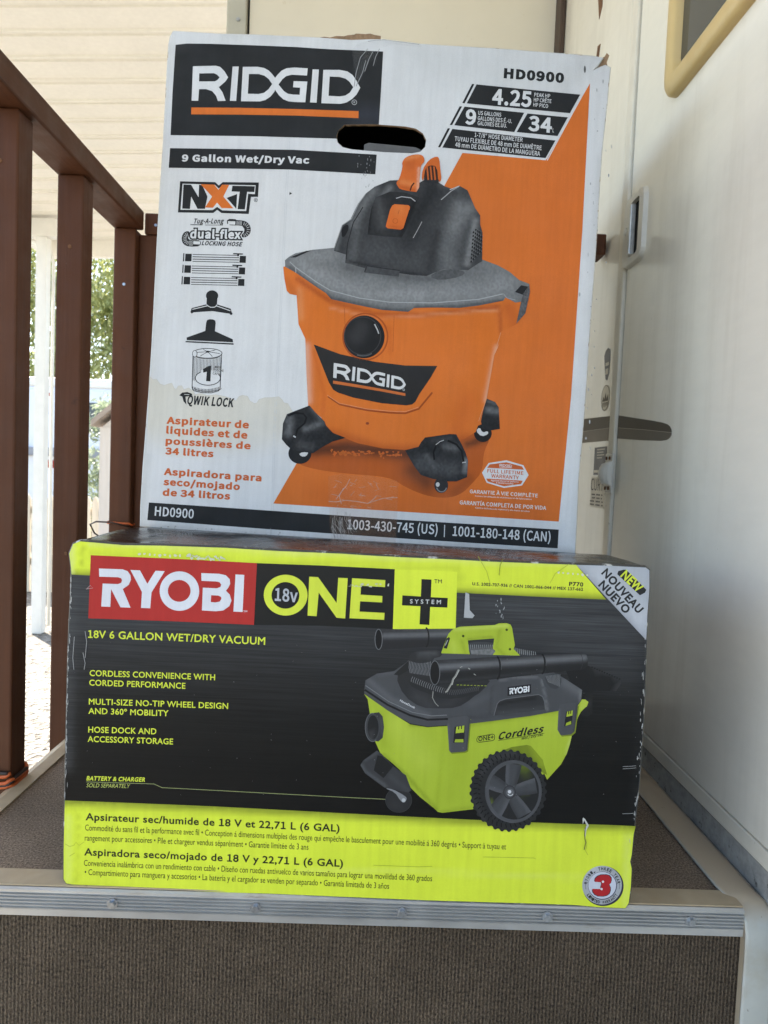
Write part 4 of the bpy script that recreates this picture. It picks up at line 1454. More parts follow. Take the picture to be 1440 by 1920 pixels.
# NXT emblem
R.poly([(325, 85), (600, 92), (628, 118), (660, 92), (942, 95), (935, 207), (880, 207), (862, 340), (650, 333), (615, 308), (585, 332), (308, 328)], BLK, 4, T7)
R.poly([(345, 104), (596, 112), (628, 142), (664, 112), (916, 117), (911, 186), (858, 183), (842, 318), (655, 312), (615, 285), (580, 310), (328, 307)], WHT, 5, T7)
R.poly([(352, 110), (412, 112), (470, 210), (474, 112), (500, 116), (540, 205), (520, 300), (462, 300), (412, 205), (402, 301), (342, 298)], BLK, 6, T7)
R.poly([(486, 108), (594, 112), (625, 152), (655, 112), (710, 114), (664, 205), (742, 297), (650, 294), (615, 252), (582, 292), (520, 290), (576, 205)], ORG, 7, T7)
R.poly([(735, 120), (911, 125), (906, 170), (850, 168), (832, 305), (775, 303), (792, 168), (728, 165)], BLK, 6, T7)
R.poly([(690, 215), (772, 185), (765, 300)], BLK, 6, T7)
R.line(ell(917, 232, 13, 13, 18), 3, BLK, 5, T7, closed=True)
R.text('R', (911, 239), (922, 239), 13, BLK, 5, T7, .02)
# hose emblem
R.text('Tug-A-Long', (428, 413), (662, 414), 36, BLK, 5, T7, .04, slant=.2)
R.line([(405, 424), (500, 425)], 6, BLK, 5, T7)
R.line([(520, 426), (660, 427)], 4, BLK, 5, T7)
R.poly([(692, 378), (762, 380), (762, 388), (812, 390), (845, 400), (870, 425), (880, 460), (872, 495), (845, 520), (810, 525), (805, 500), (822, 490), (830, 460), (815, 440), (808, 430), (692, 428)], BLK, 4, T7, smooth=1)
R.poly([(700, 396), (758, 398), (756, 424), (700, 422)], WHT, 5, T7)
R.poly([(490, 545), (405, 545), (385, 530), (395, 505), (400, 480), (380, 472), (352, 486), (336, 520), (340, 560), (362, 585), (400, 596), (484, 592)], BLK, 4, T7, smooth=1)
R.poly([(428, 552), (482, 554), (480, 578), (428, 576)], WHT, 5, T7)
for k in range(9):
    a = math.radians(-88 + k * 22)
    R.line([(822 + 26 * math.cos(a), 462 + 34 * math.sin(a)), (826 + 48 * math.cos(a), 462 + 58 * math.sin(a))], 3, WHT, 5, T7)
    a = math.radians(95 + k * 20)
    R.line([(392 + 18 * math.cos(a), 532 + 22 * math.sin(a)), (388 + 42 * math.cos(a), 532 + 50 * math.sin(a))], 3, WHT, 5, T7)
for k in range(5):
    R.line([(770 + k * 9, 396), (769 + k * 9, 426)], 3, WHT, 5, T7)
    R.line([(398 + k * 6, 548), (397 + k * 6, 590)], 2, WHT, 5, T7)
R.text('dual-flex', (402, 527), (800, 532), 62, BLK, 6, T7, .05, grow=.17)
R.text('dual-flex', (402, 527), (800, 532), 62, WHT, 7, T7, .05)
R.text('LOCKING HOSE', (493, 582), (805, 592), 31, BLK, 6, T7, .045, slant=.25)
# wands
for dy, dx in ((0, 0), (90, -6), (180, -12)):
    R.poly([(350 + dx, 646 + dy), (358 + dx, 646 + dy), (355 + dx, 710 + dy), (346 + dx, 710 + dy)], BLK, 4, T7)
    R.poly([(366 + dx, 650 + dy), (416 + dx, 651 + dy), (413 + dx, 710 + dy), (362 + dx, 709 + dy)], BLK, 4, T7)
    R.poly([(792 + dx, 666 + dy), (840 + dx, 668 + dy), (838 + dx, 722 + dy), (788 + dx, 720 + dy)], BLK, 4, T7)
    for k, wd in enumerate((5, 6, 6, 5)):
        y = 656 + dy + k * 18
        R.line([(422 + dx, y), (785 + dx, y + 7)], wd, BLK, 4, T7)
    R.poly([(740 + dx, 645 + dy), (816 + dx, 648 + dy), (815 + dx, 657 + dy), (786 + dx, 657 + dy), (785 + dx, 670 + dy), (772 + dx, 670 + dy), (771 + dx, 656 + dy), (739 + dx, 654 + dy)], BLK, 4, T7)
# brush and floor tool
R.poly(ell(574, 978, 48, 42), BLK, 4, T7)
R.poly([(533, 985), (616, 987), (612, 1045), (720, 1080), (728, 1108), (735, 1120), (722, 1130), (708, 1118), (575, 1098), (430, 1108), (415, 1118), (404, 1108), (414, 1075), (530, 1045)], BLK, 4, T7)
R.line([(420, 1085), (540, 1056), (560, 1068), (590, 1068), (610, 1058), (718, 1096)], 6, WHT, 5, T7)
R.line([(530, 1046), (545, 1062)], 5, WHT, 5, T7)
R.line([(612, 1048), (600, 1064)], 5, WHT, 5, T7)
R.poly([(528, 1185), (535, 1168), (555, 1162), (580, 1163), (598, 1172), (602, 1190), (596, 1255), (735, 1318), (738, 1342), (375, 1325), (374, 1305), (520, 1253)], BLK, 4, T7, grid=20)
R.poly([(366, 1332), (742, 1350), (742, 1361), (366, 1342)], BLK, 4, T7)
# filter
R.line([(424, 1425), (416, 1700), (430, 1722), (500, 1738), (570, 1738), (625, 1722), (636, 1700), (648, 1440)], 5, BLK, 4, T7)
R.line(ell(537, 1428, 114, 38, 44), 5, BLK, 4, T7, closed=True)
R.line(ell(537, 1434, 108, 38, 22, 0, 180), 4, BLK, 4, T7)
for a in range(0, 360, 60):
    R.line([(540, 1416), (540 + 96 * math.cos(math.radians(a + 8)), 1426 + 30 * math.sin(math.radians(a + 8)))], 4, BLK, 4, T7)
R.poly(ell(540, 1416, 14, 8, 14), BLK, 5, T7)
R.poly(ell(438, 1432, 18, 26, 16), WHT, 6, T7)
R.line(ell(438, 1432, 18, 26, 16), 4, BLK, 7, T7, closed=True)
for k in range(20):
    t = k / 19
    x0, y0 = 428 + 212 * t, 1450 + 22 * math.sin(PI * t)
    top = 1640 + 24 * math.sin(PI * t)
    R.line([(x0, y0 + 6), (x0 - 3, min(top - 70, 1560) if .3 < t < .9 else top)], 3.2, BLK, 4, T7)
    R.line([(x0 - 6, 1688 + 20 * math.sin(PI * t)), (x0 - 8, 1716 + 20 * math.sin(PI * t))], 4.5, BLK, 4, T7)
R.poly(ell(540, 1625, 98, 62, 30), WHT, 5, T7)
R.line(ell(540, 1622, 98, 56, 40, -30, 235), 6, BLK, 6, T7)
R.line(ell(540, 1700, 106, 26, 20, 5, 175), 4, BLK, 6, T7)
R.poly([(503, 1552), (545, 1528), (566, 1526), (560, 1648), (526, 1646), (532, 1572), (504, 1580)], BLK, 7, T7)
for k, tx in enumerate(('LAYER', 'COUCHE', 'CAPA')):
    R.text(tx, (580 - k, 1544 + k * 25), ((644, 664, 634)[k], 1548 + k * 26), 18, BLK, 6, T7, .02)
# lock mark
R.text('QWIK LOCK', (374, 1824), (738, 1848), 64, BLK, 6, T7, .045, slant=.12)
R.poly([(316, 1758), (340, 1736), (380, 1732), (415, 1745), (418, 1758), (385, 1766), (365, 1768), (372, 1830), (350, 1805), (340, 1768)], BLK, 7, T7)
R.line([(355, 1750), (395, 1753)], 5, (.5, .5, .48), 8, T7)

# French and Spanish lines
TF = Z(250, 740, 4.645)
for tx, p0, p1, c in (('Aspirateur de', (286, 249), (1003, 290), 56), ('liquides et de', (283, 334), (990, 380), 56), ('poussières de', (278, 428), (1018, 472), 54), ('34 litres', (274, 516), (695, 541), 54),
                      ('Aspiradora para', (262, 695), (1113, 752), 54), ('seco/mojado', (258, 784), (925, 828), 54), ('de 34 litros', (252, 876), (840, 911), 54)):
    if tx[0] in 'lpd' and tx.startswith(('liq', 'pou', 'de ')):
        pass
    R.text(tx, p0, p1, c, ORT, 4, TF, .056)
# foot band
R.poly([(279, 942), (500, 957), (760, 975), (1047, 993), (1045, 1028), (760, 1010), (500, 992), (276, 975)], BLK, 5)
R.text('HD0900', (184, 1051), (522, 1077), 76, WHT, 6, TF, .03)
TB = Z(500, 780, 2.4)
R.text('1003-430-745 (US)', (362, 508), (768, 532), 42, WHT, 6, TB, .026)
R.line([(801, 490), (799, 545)], 4, WHT, 6, TB)
R.text('1001-180-148 (CAN)', (836, 538), (1275, 565), 42, WHT, 6, TB, .026)
# warranty badge
TW = Z(840, 840, 6.545)
R.poly([(715, 152), (922, 213), (986, 333), (906, 460), (685, 491), (474, 427), (416, 303), (497, 185)], WHT, 5, TW)
R.poly([(713, 176), (905, 228), (930, 268), (700, 255), (478, 244), (511, 202)], ORT, 6, TW)
R.poly([(466, 375), (700, 388), (914, 402), (893, 443), (685, 471), (486, 412)], ORT, 6, TW)
ridgid_logo(R, TP([(628, 198), (782, 206), (782, 248), (628, 238)], TW), 7, WHT, WHT, reg=False)
R.text('FULL LIFETIME', (479, 300), (922, 331), 41, ORT, 7, TW, .03)
R.text('WARRANTY', (528, 361), (866, 386), 42, ORT, 7, TW, .03)
R.text('Against Material Defects', (525, 406), (862, 427), 20, WHT, 7, TW, .02)
R.text('& Workmanship', (588, 435), (800, 450), 20, WHT, 7, TW, .02)
for tx, p0, p1, c, bo in (('GARANTIE À VIE COMPLÈTE', (265, 553), (1097, 607), 42, .03), ('Contre les défauts de matériaux et de fabrication', (330, 597), (1022, 638), 18, .02),
                          ('GARANTÍA COMPLETA DE POR VIDA', (142, 690), (1200, 760), 46, .03), ('Contra defectos de material y de mano de obra', (335, 742), (995, 786), 18, .02)):
    R.text(tx, p0, p1, c, (.74, .70, .66), 6, TW, bo)
R.line([(507, 990), (508, 1000), (506, 1006)], .8, (.4, .4, .4), 7)
# crease lines down the board
for x0, x1 in ((545, 508), (548, 511)):
    R.line([(x0, 150), (x0 - 6, 300), (x1 + 4, 820), (x1, 1004)], .8, (.58, .60, .62), 1)
front = R.build('front_panel', ['print_matte'], white_box)

body, q = carton_body('side_walls', R, OUT_R, .6025, .6961, .45, white_box, ['box_white', 'edge_white'], None, bulge=(.004, .002))
# hand hole: cut board edge and an added dark liner that paints the shade inside
uvh = R.uv(HOLE)
bm = bmesh.new()
wy = warp_r(uvh[:, 0], uvh[:, 1])
jag = rng.uniform(-.0006, .0006, (len(uvh), 2))
ra_ = [bm.verts.new((p[0], wy[i] + .0001, p[1])) for i, p in enumerate(uvh)]
rb_ = [bm.verts.new((p[0] + jag[i][0], wy[i] + .0045, p[1] + jag[i][1])) for i, p in enumerate(uvh)]
for i in range(len(uvh)):
    j = (i + 1) % len(uvh)
    bm.faces.new((ra_[i], ra_[j], rb_[j], rb_[i]))
obj('hand_hole_rim', bm, 'cardboard', white_box)
bm = box(bmesh.new(), .012, .59, .012, .44, .012, .675)
for f in list(bm.faces):
    if abs(f.calc_center_median().y - .012) < 1e-4:
        bm.faces.remove(f)
obj('inside_shade_liner', bm, 'box_inside_shade', white_box)
a, b = R.uv([(682, 268), (792, 279)])
bm = bmesh.new()
prism(bm, [(a[0], a[1] + .004), (a[0] + .006, a[1] + .007), (b[0] - .01, b[1] + .008), (b[0], b[1] + .004), (b[0], b[1] - .07), (a[0], a[1] - .07)], 'y', .012, .016)
obj('hand_hole_flap', bm, 'flap_grey', white_box)
# torn brown flap standing up behind the top edge
fl = R.uv([(536, 69), (550, 65.5), (566, 66.5), (580, 64.5), (592, 66), (607, 63.5), (618, 65), (630, 62), (645, 62.5), (652, 60.5), (664, 59.5), (667, 57.5), (685, 58.5), (694, 57.5), (702, 60), (714, 62), (713, 74), (690, 79), (600, 76)])
bm = bmesh.new()
prism(bm, [tuple(p) for p in fl], 'y', .006, .010)
obj('torn_flap', bm, 'cardboard', white_box)
fl = R.uv([(1108, 132), (1122, 118), (1128, 105), (1136, 101), (1140, 94), (1145, 99), (1140, 112), (1142, 122), (1130, 130), (1116, 142)])
bm = bmesh.new()
prism(bm, [tuple(p) for p in fl], 'y', .006, .010)
obj('torn_corner', bm, 'cardboard', white_box)
# flaps closing the top
bm = bmesh.new()
box(bm, .006, .592, .012, .445, .6905, .6935)
obj('top_flap', bm, 'box_white', white_box)

# clear tape over the bottom seam and over the top seam, with its creases
Tt = Sheet(HR, .00003, None, lambda u, v: warp_r(u, v) - .0016)
Tt.poly([(615, 893), (640, 889), (670, 892), (690, 891), (747, 902), (745, 960), (742, 1021), (700, 1019.5), (660, 1018), (621, 1019), (617, 960)], (1, 1, 1), 0, grid=7)
r2 = random.Random(11)
for k in range(30):
    x = r2.uniform(620, 735); y = r2.uniform(900, 950)
    a = r2.choice([.5, -.9, 1.2, .2, -.4]) + r2.uniform(-.3, .3)
    L_ = r2.uniform(4, 15)
    Tt.line([(x, y), (x + L_ * .5 * math.cos(a), y + L_ * .5 * math.sin(a) + r2.uniform(-1, 1)), (x + L_ * math.cos(a), y + L_ * math.sin(a))], r2.uniform(.4, 1.0), (1, 1, 1), 1, mat=1)
for pts in ([(616, 940), (630, 941), (648, 938), (668, 940), (690, 944), (700, 940), (720, 934), (745, 933)], [(630, 936), (640, 922), (650, 910), (656, 898)], [(640, 945), (636, 930), (644, 915)], [(690, 944), (700, 936), (706, 930)]):
    Tt.line(pts, 1.2, (1, 1, 1), 1, mat=1)
for k in range(26):
    x = r2.uniform(622, 660)
    y0 = r2.uniform(955, 980)
    Tt.line([(x, y0), (x + r2.uniform(-4, 2), y0 + 14), (x + r2.uniform(0, 14), y0 + r2.uniform(24, 36))], r2.uniform(.4, .8), (1, 1, 1), 1, mat=2)
Tt.build('packing_tape', ['tape', 'tape_wrinkle', 'tape_grey_wrinkle'], white_box)
Tt = Sheet(HR, .00003, None, lambda u, v: warp_r(u, v) - .0016)
Tt.poly([(660, 100), (668, 88), (690, 80), (720, 77.5), (788, 85), (790, 92), (740, 88), (712, 95), (703, 130), (696, 112), (684, 140), (676, 155), (664, 168), (666, 140)], (1, 1, 1), 0, grid=7)
for pts in ([(664, 166), (668, 140), (676, 112), (690, 96)], [(668, 165), (680, 140), (686, 118)], [(684, 138), (692, 115), (700, 100)], [(700, 128), (704, 112), (712, 96)], [(690, 82), (720, 79), (786, 87)]):
    Tt.line(pts, 1.3, (1, 1, 1), 1, mat=1)
Tt.build('packing_tape', ['tape_grey', 'tape_grey_wrinkle'], white_box)

# ------------------------------------------------------------------ lime and black carton: artwork
Y = Sheet(HY, .00005, None, warp_y)
Y.font = 'geo'
OUT_Y = [(137, 1027), (150, 1022), (175, 1024), (230, 1029), (300, 1030), (420, 1034), (520, 1040), (640, 1045), (700, 1049), (760, 1052), (850, 1056), (920, 1060), (1000, 1063), (1080, 1066), (1150, 1068), (1210, 1071), (1217, 1076),
         (1217, 1110), (1213, 1160), (1211, 1207), (1208, 1300), (1204, 1380), (1198, 1470), (1193, 1520), (1188, 1570), (1184, 1610), (1181, 1622), (1184, 1635), (1182, 1670), (1178, 1700), (1172, 1709),
         (1120, 1707), (1080, 1703), (1000, 1700), (900, 1697), (800, 1694), (700, 1690), (600, 1686), (500, 1682), (420, 1680), (340, 1676), (260, 1673), (200, 1669), (150, 1667), (124, 1663), (119, 1655),
         (119, 1600), (121, 1520), (122, 1440), (124, 1360), (126, 1280), (129, 1180), (132, 1130), (134, 1095), (133, 1070), (130, 1045)]
DT, DB = (.066, .069, .074), (.006, .0065, .0065)
LO = [(124, 1663), (119, 1655), (119, 1600), (121, 1508), (400, 1519.5), (660, 1532), (900, 1543), (1192, 1556), (1188, 1570), (1184, 1610), (1181, 1622), (1184, 1635), (1182, 1670), (1178, 1700), (1172, 1709),
      (1120, 1707), (1080, 1703), (1000, 1700), (900, 1697), (800, 1694), (700, 1690), (600, 1686), (500, 1682), (420, 1680), (340, 1676), (260, 1673), (200, 1669), (150, 1667)]
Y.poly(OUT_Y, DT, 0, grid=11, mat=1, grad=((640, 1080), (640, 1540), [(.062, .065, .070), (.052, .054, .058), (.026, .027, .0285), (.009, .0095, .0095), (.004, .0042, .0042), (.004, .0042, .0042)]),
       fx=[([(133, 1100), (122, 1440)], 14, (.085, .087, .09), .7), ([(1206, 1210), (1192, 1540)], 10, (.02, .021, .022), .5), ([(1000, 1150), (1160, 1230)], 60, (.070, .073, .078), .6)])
dk = (.30, .36, .03)
Y.poly(LO, LIM, 1, grid=9, fx=[([(121, 1510), (400, 1521.5), (660, 1534), (900, 1545), (1192, 1558)], 9, (.16, .19, .018), .8), ([(128, 1540), (127, 1660)], 6, (.74, .82, .20), .5), ([(146, 1530), (143, 1660)], 3, (.48, .56, .03), .6),
                               ([(1176, 1575), (1172, 1700)], 6, (.70, .78, .16), .6), ([(560, 1640), (700, 1637), (1100, 1652)], 5, (.72, .80, .14), .45), ([(1150, 1640)], 18, (.50, .58, .05), .5)])
UP = [(137, 1027), (150, 1022), (175, 1024), (230, 1029), (300, 1030), (420, 1034), (520, 1040), (640, 1045), (700, 1049), (760, 1052), (850, 1056), (920, 1060), (1000, 1063), (1080, 1066),
      (1085, 1072), (1136, 1131), (1000, 1125), (857, 1118), (500, 1100), (170, 1086), (134, 1084), (133, 1070), (130, 1045)]
Y.poly(UP, LIM, 1, grid=9, fx=[([(134, 1086), (170, 1087)], 9, (.14, .17, .015), .8), ([(857, 1120), (1000, 1127), (1136, 1133)], 10, (.16, .19, .018), .85), ([(170, 1047), (480, 1061), (860, 1072)], 6, (.46, .54, .03), .45),
                               ([(155, 1035), (152, 1080)], 3, (.44, .52, .03), .7), ([(136, 1030), (133, 1080)], 5, (.72, .78, .24), .7), ([(170, 1026), (640, 1047), (1080, 1068)], 4, (.70, .76, .22), .6), ([(950, 1085), (1040, 1090)], 26, (.66, .76, .05), .6), ([(860, 1090)], 12, (.42, .5, .03), .5)])
# mark panels
T3b = Z(100, 960, 2.4828)
T4 = Z(640, 1000, 2.4)
Y.poly([(481.4, 1062.7), (600, 1067), (741, 1074), (737, 1186), (600, 1180), (475.8, 1178.7)], (.010, .0103, .0103), 2)
Y.poly([(174, 218), (560, 235), (947, 255), (933, 543), (560, 527), (162, 512)], RED, 3, T3b)
Y.poly([(240, 178), (380, 183), (521, 190), (513, 449), (370, 450), (231, 446)], LIM, 3, T4, fx=[([(300, 280)], 12, (.5, .58, .03), .5)])
W2 = (.70, .71, .76)
ry_R = [(212, 280), (322, 284), (345, 293), (358, 312), (360, 332), (350, 356), (322, 376), (358, 463), (311, 461), (268, 376), (264, 459), (222, 457), (229, 350), (300, 353), (315, 347), (319, 335), (314, 325), (300, 321), (213, 318)]
ry_Y = [(358, 287), (402, 289), (436, 352), (474, 291), (517, 293), (455, 392), (449, 466), (406, 464), (411, 390)]
ry_B = [(687, 302), (770, 305), (802, 312), (820, 330), (822, 352), (812, 372), (802, 384), (820, 402), (828, 430), (818, 456), (790, 476), (755, 480), (690, 476), (694, 370), (760, 373), (777, 366), (780, 355), (772, 344), (755, 341), (688, 338)]
ry_Bh = [(733, 405), (768, 407), (779, 413), (781, 422), (773, 435), (752, 439), (731, 437)]
ry_I = [(847, 308), (888, 310), (880, 483), (837, 481)]


def lime_logo(s, mp, L, col):
    s.poly(mp(ry_R), col, L); s.poly(mp(ry_Y), col, L)
    s.poly(mp(ell(585, 386, 92, 92, 48)), col, L, holes=[mp(ell(584, 385, 53, 51, 36))])
    s.poly(mp(ry_B), col, L, holes=[mp(ry_Bh)])
    s.poly(mp(ry_I), col, L)


lime_logo(Y, lambda p: TP(p, T3b), 4, W2)
Y.text('TM', (883, 484), (901, 484), 8, W2, 4, T3b, .02)
Y.poly(ell(1081, 404, 102, 95, 56), LIMT, 4, T3b, holes=[ell(1080, 405, 65, 62, 44)])
Y.text('18v', (1030, 428), (1136, 436), 56, SIL, 4, T3b, .034, font='grot')
Y.poly([(1191, 318), (1232, 320), (1318, 440), (1326, 323), (1370, 325), (1358, 512), (1318, 509), (1235, 392), (1225, 502), (1183, 499)], LIMT, 4, T3b)
Y.poly([(48, 218), (197, 227), (196, 258), (88, 252), (86, 292), (184, 298), (183, 327), (84, 322), (81, 368), (194, 374), (192, 405), (36, 398)], LIMT, 4, T4)
Y.poly([(360, 222), (405, 224), (402, 303), (478, 307), (476, 350), (399, 347), (395, 428), (351, 425), (355, 344), (272, 340), (274, 295), (357, 300)], (.010, .0103, .0103), 4, T4)
Y.text('S Y S T E M', (308, 331), (447, 334), 18, (.60, .61, .6), 5, T4, .03)
Y.text('TM', (417, 240), (451, 241), 17, BLK, 5, T4, .02)
Y.text('P770', (1023, 252), (1087, 255), 17, BLK, 4, T4, .045)
Y.text('U.S. 1002-707-936 // CAN 1001-066-044 // MEX 137-662', (588, 249), (1086, 275), 13, BLK, 4, T4, .04)
# corner flash
Y.poly([(1080, 1066), (1150, 1068), (1210, 1071), (1217, 1076), (1217, 1110), (1213, 1160), (1211, 1207), (1140, 1131)], (.42, .44, .48), 3, fx=[([(1120, 1080), (1200, 1170)], 22, (.52, .54, .58), .7), ([(1085, 1072), (1211, 1205)], 5, (.34, .35, .39), .8)])
Y.poly([(1268, 180), (1280, 180), (1371, 270), (1365, 283), (1342, 295), (1240, 200), (1245, 186)], BLK, 4, T4)
Y.text('NEW', (1254, 208), (1333, 284), 38, LIMT, 5, T4, .05, rot=True)
Y.text('NOUVEAU', (1168, 196), (1334, 378), 34, BLK, 5, T4, .055, rot=True)
Y.text('NUEVO', (1154, 250), (1277, 380), 34, BLK, 5, T4, .055, rot=True)
# lettering
Y.text('18V 6 GALLON WET/DRY VACUUM', (160, 602), (985, 635), 34, LIMT, 4, T3b, .03)
TL = Z(110, 1220, 2.618)
for tx, p0, p1, c in (('CORDLESS CONVENIENCE WITH', (150, 142), (766, 164), 28), ('CORDED PERFORMANCE', (148, 189), (620, 206), 28), ('MULTI-SIZE NO-TIP WHEEL DESIGN', (146, 282), (830, 305), 28),
                      ('AND 360º MOBILITY', (144, 328), (537, 341), 28), ('HOSE DOCK AND', (143, 420), (477, 430), 28), ('ACCESSORY STORAGE', (140, 466), (559, 480), 28)):
    Y.text(tx, p0, p1, c, LIMT, 4, TL, .03)
Y.text('BATTERY & CHARGER', (134, 655), (422, 663), 20, LIMT, 4, TL, .045, slant=.2)
Y.text('SOLD SEPARATELY', (134, 689), (345, 694), 19, (.50, .56, .14), 4, TL, .0, slant=.2)
Y.line([(133, 663), (465, 674), (505, 692), (1000, 717), (1440, 738), (1610, 745)], 2.4, (.34, .38, .16), 4, TL)
KB = (.026, .03, .012)
Y.text('Apsirateur sec/humide de 18 V et 22,71 L (6 GAL)', (130, 850), (1378, 905), 34, KB, 4, TL, .036)
Y.text('Aspiradora seco/mojado de 18 V y 22,71 L (6 GAL)', (124, 1022), (1395, 1077), 34, KB, 4, TL, .036)
for tx, p0, p1 in (('Commodité du sans fil et la performance avec fil • Conception á dimensions multiples des rouge qui empêche le basculement pour une mobilité á 360 degrés • Support à tuyau et', (159, 1564), (948, 1598)),
                   ('rangement pour accessoires • Pile et chargeur vendus séparément • Garantie limitée de 3 ans', (158.5, 1583), (578, 1600)),
                   ('Conveniencia inalámbrica con un rendimiento con cable • Diseño con ruedas antivuelco de varios tamaños para lograr una movilidad de 360 grados', (157, 1630), (809.5, 1658)),
                   ('• Compartimiento para manguera y accesorios • La batería y el cargador se venden por separado • Garantía limitada de 3 años', (158.5, 1647), (729, 1672.5))):
    Y.text(tx, p0, p1, 11, KB, 4, None, .006)
# three year badge
cx, cy = 1129, 1666.5
Y.poly(ell(cx + 1.2, cy + 1, 38.5, 37.5, 60), (.03, .03, .05), 2)
Y.poly(ell(cx - .8, cy - .8, 37.2, 36.2, 60), (.40, .41, .43), 3, fx=[([(cx - 20, cy - 30)], 20, (.56, .57, .6), .7)])
Y.poly(ell(cx, cy, 27, 26.4, 48), (.05, .05, .09), 4)
Y.poly(ell(cx - .5, cy - .5, 26, 25.2, 48), (.58, .60, .68), 5)
Y.arctext('RYOBI, THREE YEAR', (cx - .5, cy - .3), 28.6, -80, 80, 5.4, 4.0, (.03, .03, .03), 6, None, .05)
Y.arctext('LIMITED WARRANTY', (cx - .5, cy - .3), 34.0, 236, 124, 5.2, 3.8, (.03, .03, .03), 6, None, .05, inward=True)
Y.line(ell(cx, cy, 32, 31, 8, 168, 196), .7, (.1, .1, .1), 6)
Y.line(ell(cx, cy, 32, 31, 8, -16, 12), .7, (.1, .1, .1), 6)
TBd = Z(1050, 1500, 8.47)
three = [(543, 1348), (552, 1300), (590, 1262), (650, 1240), (720, 1238), (775, 1252), (806, 1290), (808, 1335), (795, 1375), (770, 1402), (792, 1430), (793, 1480), (775, 1530), (735, 1562), (670, 1576), (600, 1572), (545, 1545), (515, 1505), (508, 1460), (632, 1462), (644, 1480), (662, 1478), (670, 1455), (645, 1440), (640, 1425), (655, 1390), (648, 1370), (660, 1358)]
Y.poly([(x + 9 * np.sign(x - 660) * 1, y + 9 * np.sign(y - 1408)) for x, y in three], (.03, .03, .05), 6, TBd)
Y.poly(three, (.45, .02, .025), 7, TBd)
Y.poly(ell(676, 1347, 18, 18, 16), (.75, .76, .78), 8, TBd)
Y.poly(ell(654, 1463, 18, 18, 16), (.75, .76, .78), 8, TBd)

# the pictured vacuum
TV = Z(640, 1140, 2.4828)
DG = (.064, .066, .071)
LV = (.38, .48, .035)
# far tube
Y.poly([(165, 116), (300, 114), (530, 112), (530, 170), (480, 192), (300, 202), (180, 210), (165, 190)], (.020, .020, .022), 6, TV, grid=4, fx=[([(200, 145), (530, 136)], 13, (.13, .133, .14), .9), ([(180, 120), (530, 115)], 4, (.07, .07, .074), .8)])
Y.poly(ell(173, 162, 17, 47, 30), (.008, .008, .009), 7, TV)
Y.line(ell(173, 162, 17, 47, 36), 3.5, (.14, .143, .15), 8, TV, closed=True)
Y.line(ell(392, 152, 14, 44, 20, -90, 90), 7, (.012, .012, .013), 8, TV)
# coiled hose behind the handle
Y.poly([(580, 180), (640, 170), (760, 185), (860, 215), (915, 245), (800, 250), (590, 235)], (.05, .052, .055), 6, TV, smooth=1)
for k in range(34):
    x = 590 + k * 9.4
    Y.line([(x, 186 + max(0, k - 14) * 1.7), (x + 3, 214 + max(0, k - 14) * 1.4)], 3, (.22, .225, .23), 7, TV)
# handle
hd = [(456, 243), (464, 222), (488, 158), (498, 135), (520, 113), (550, 103), (640, 98), (712, 95), (733, 87), (768, 86), (786, 93), (793, 108), (806, 188), (800, 206), (832, 238), (800, 240), (720, 243), (610, 251), (560, 250), (510, 250)]
Y.poly(hd, LV, 8, TV, holes=[[(588, 166), (710, 157), (703, 204), (716, 216), (700, 236), (600, 240), (592, 212)]], grid=4,
       fx=[([(530, 115), (720, 102), (770, 96)], 9, (.50, .60, .10), .8), ([(590, 160), (700, 152)], 8, (.24, .31, .02), .7), ([(560, 170), (580, 245)], 10, (.26, .33, .02), .6), ([(735, 120), (720, 200), (760, 235)], 9, (.26, .33, .02), .6), ([(470, 240), (600, 248)], 8, (.25, .32, .02), .7), ([(520, 180), (530, 230)], 16, (.46, .56, .07), .6)])
for x, y in ((566, 146), (768, 117), (783, 207)):
    Y.poly(ell(x, y, 6, 6, 14), (.06, .08, .01), 9, TV)
Y.poly([(475, 202), (488, 158), (500, 150), (505, 158), (490, 205)], (.02, .02, .02), 9, TV)
Y.line([(482, 190), (494, 164)], 4, (.3, .32, .3), 10, TV)
for k in range(5):
    Y.poly([(650 + k * 25, 245 - k), (664 + k * 25, 244 - k), (662 + k * 25, 250 - k), (648 + k * 25, 250 - k)], (.05, .07, .01), 9, TV)
Y.poly([(600, 212), (700, 206), (716, 216), (702, 236), (604, 240)], (.16, .165, .165), 7, TV, grid=4, grain=.3)
# nozzle at the back
Y.poly([(1040, 300), (1146, 283), (1180, 300), (1300, 348), (1306, 358), (1276, 402), (1180, 402), (1100, 410), (1060, 350)], (.012, .0122, .013), 6, TV, fx=[([(1150, 290), (1300, 350)], 5, (.035, .036, .038), .8), ([(1275, 400), (1304, 362)], 4, (.05, .051, .053), .8)])
for k in range(12):
    x = 1165 + k * 11.6
    Y.poly(ell(x, 291 + k * 5, 4.5, 4, 8), (.012, .0122, .013), 7, TV)
Y.poly([(1140, 410), (1168, 408), (1166, 505), (1142, 520), (1115, 515), (1120, 440)], (.014, .0142, .015), 6, TV, fx=[([(1156, 420), (1152, 510)], 6, (.04, .041, .043), .8)])
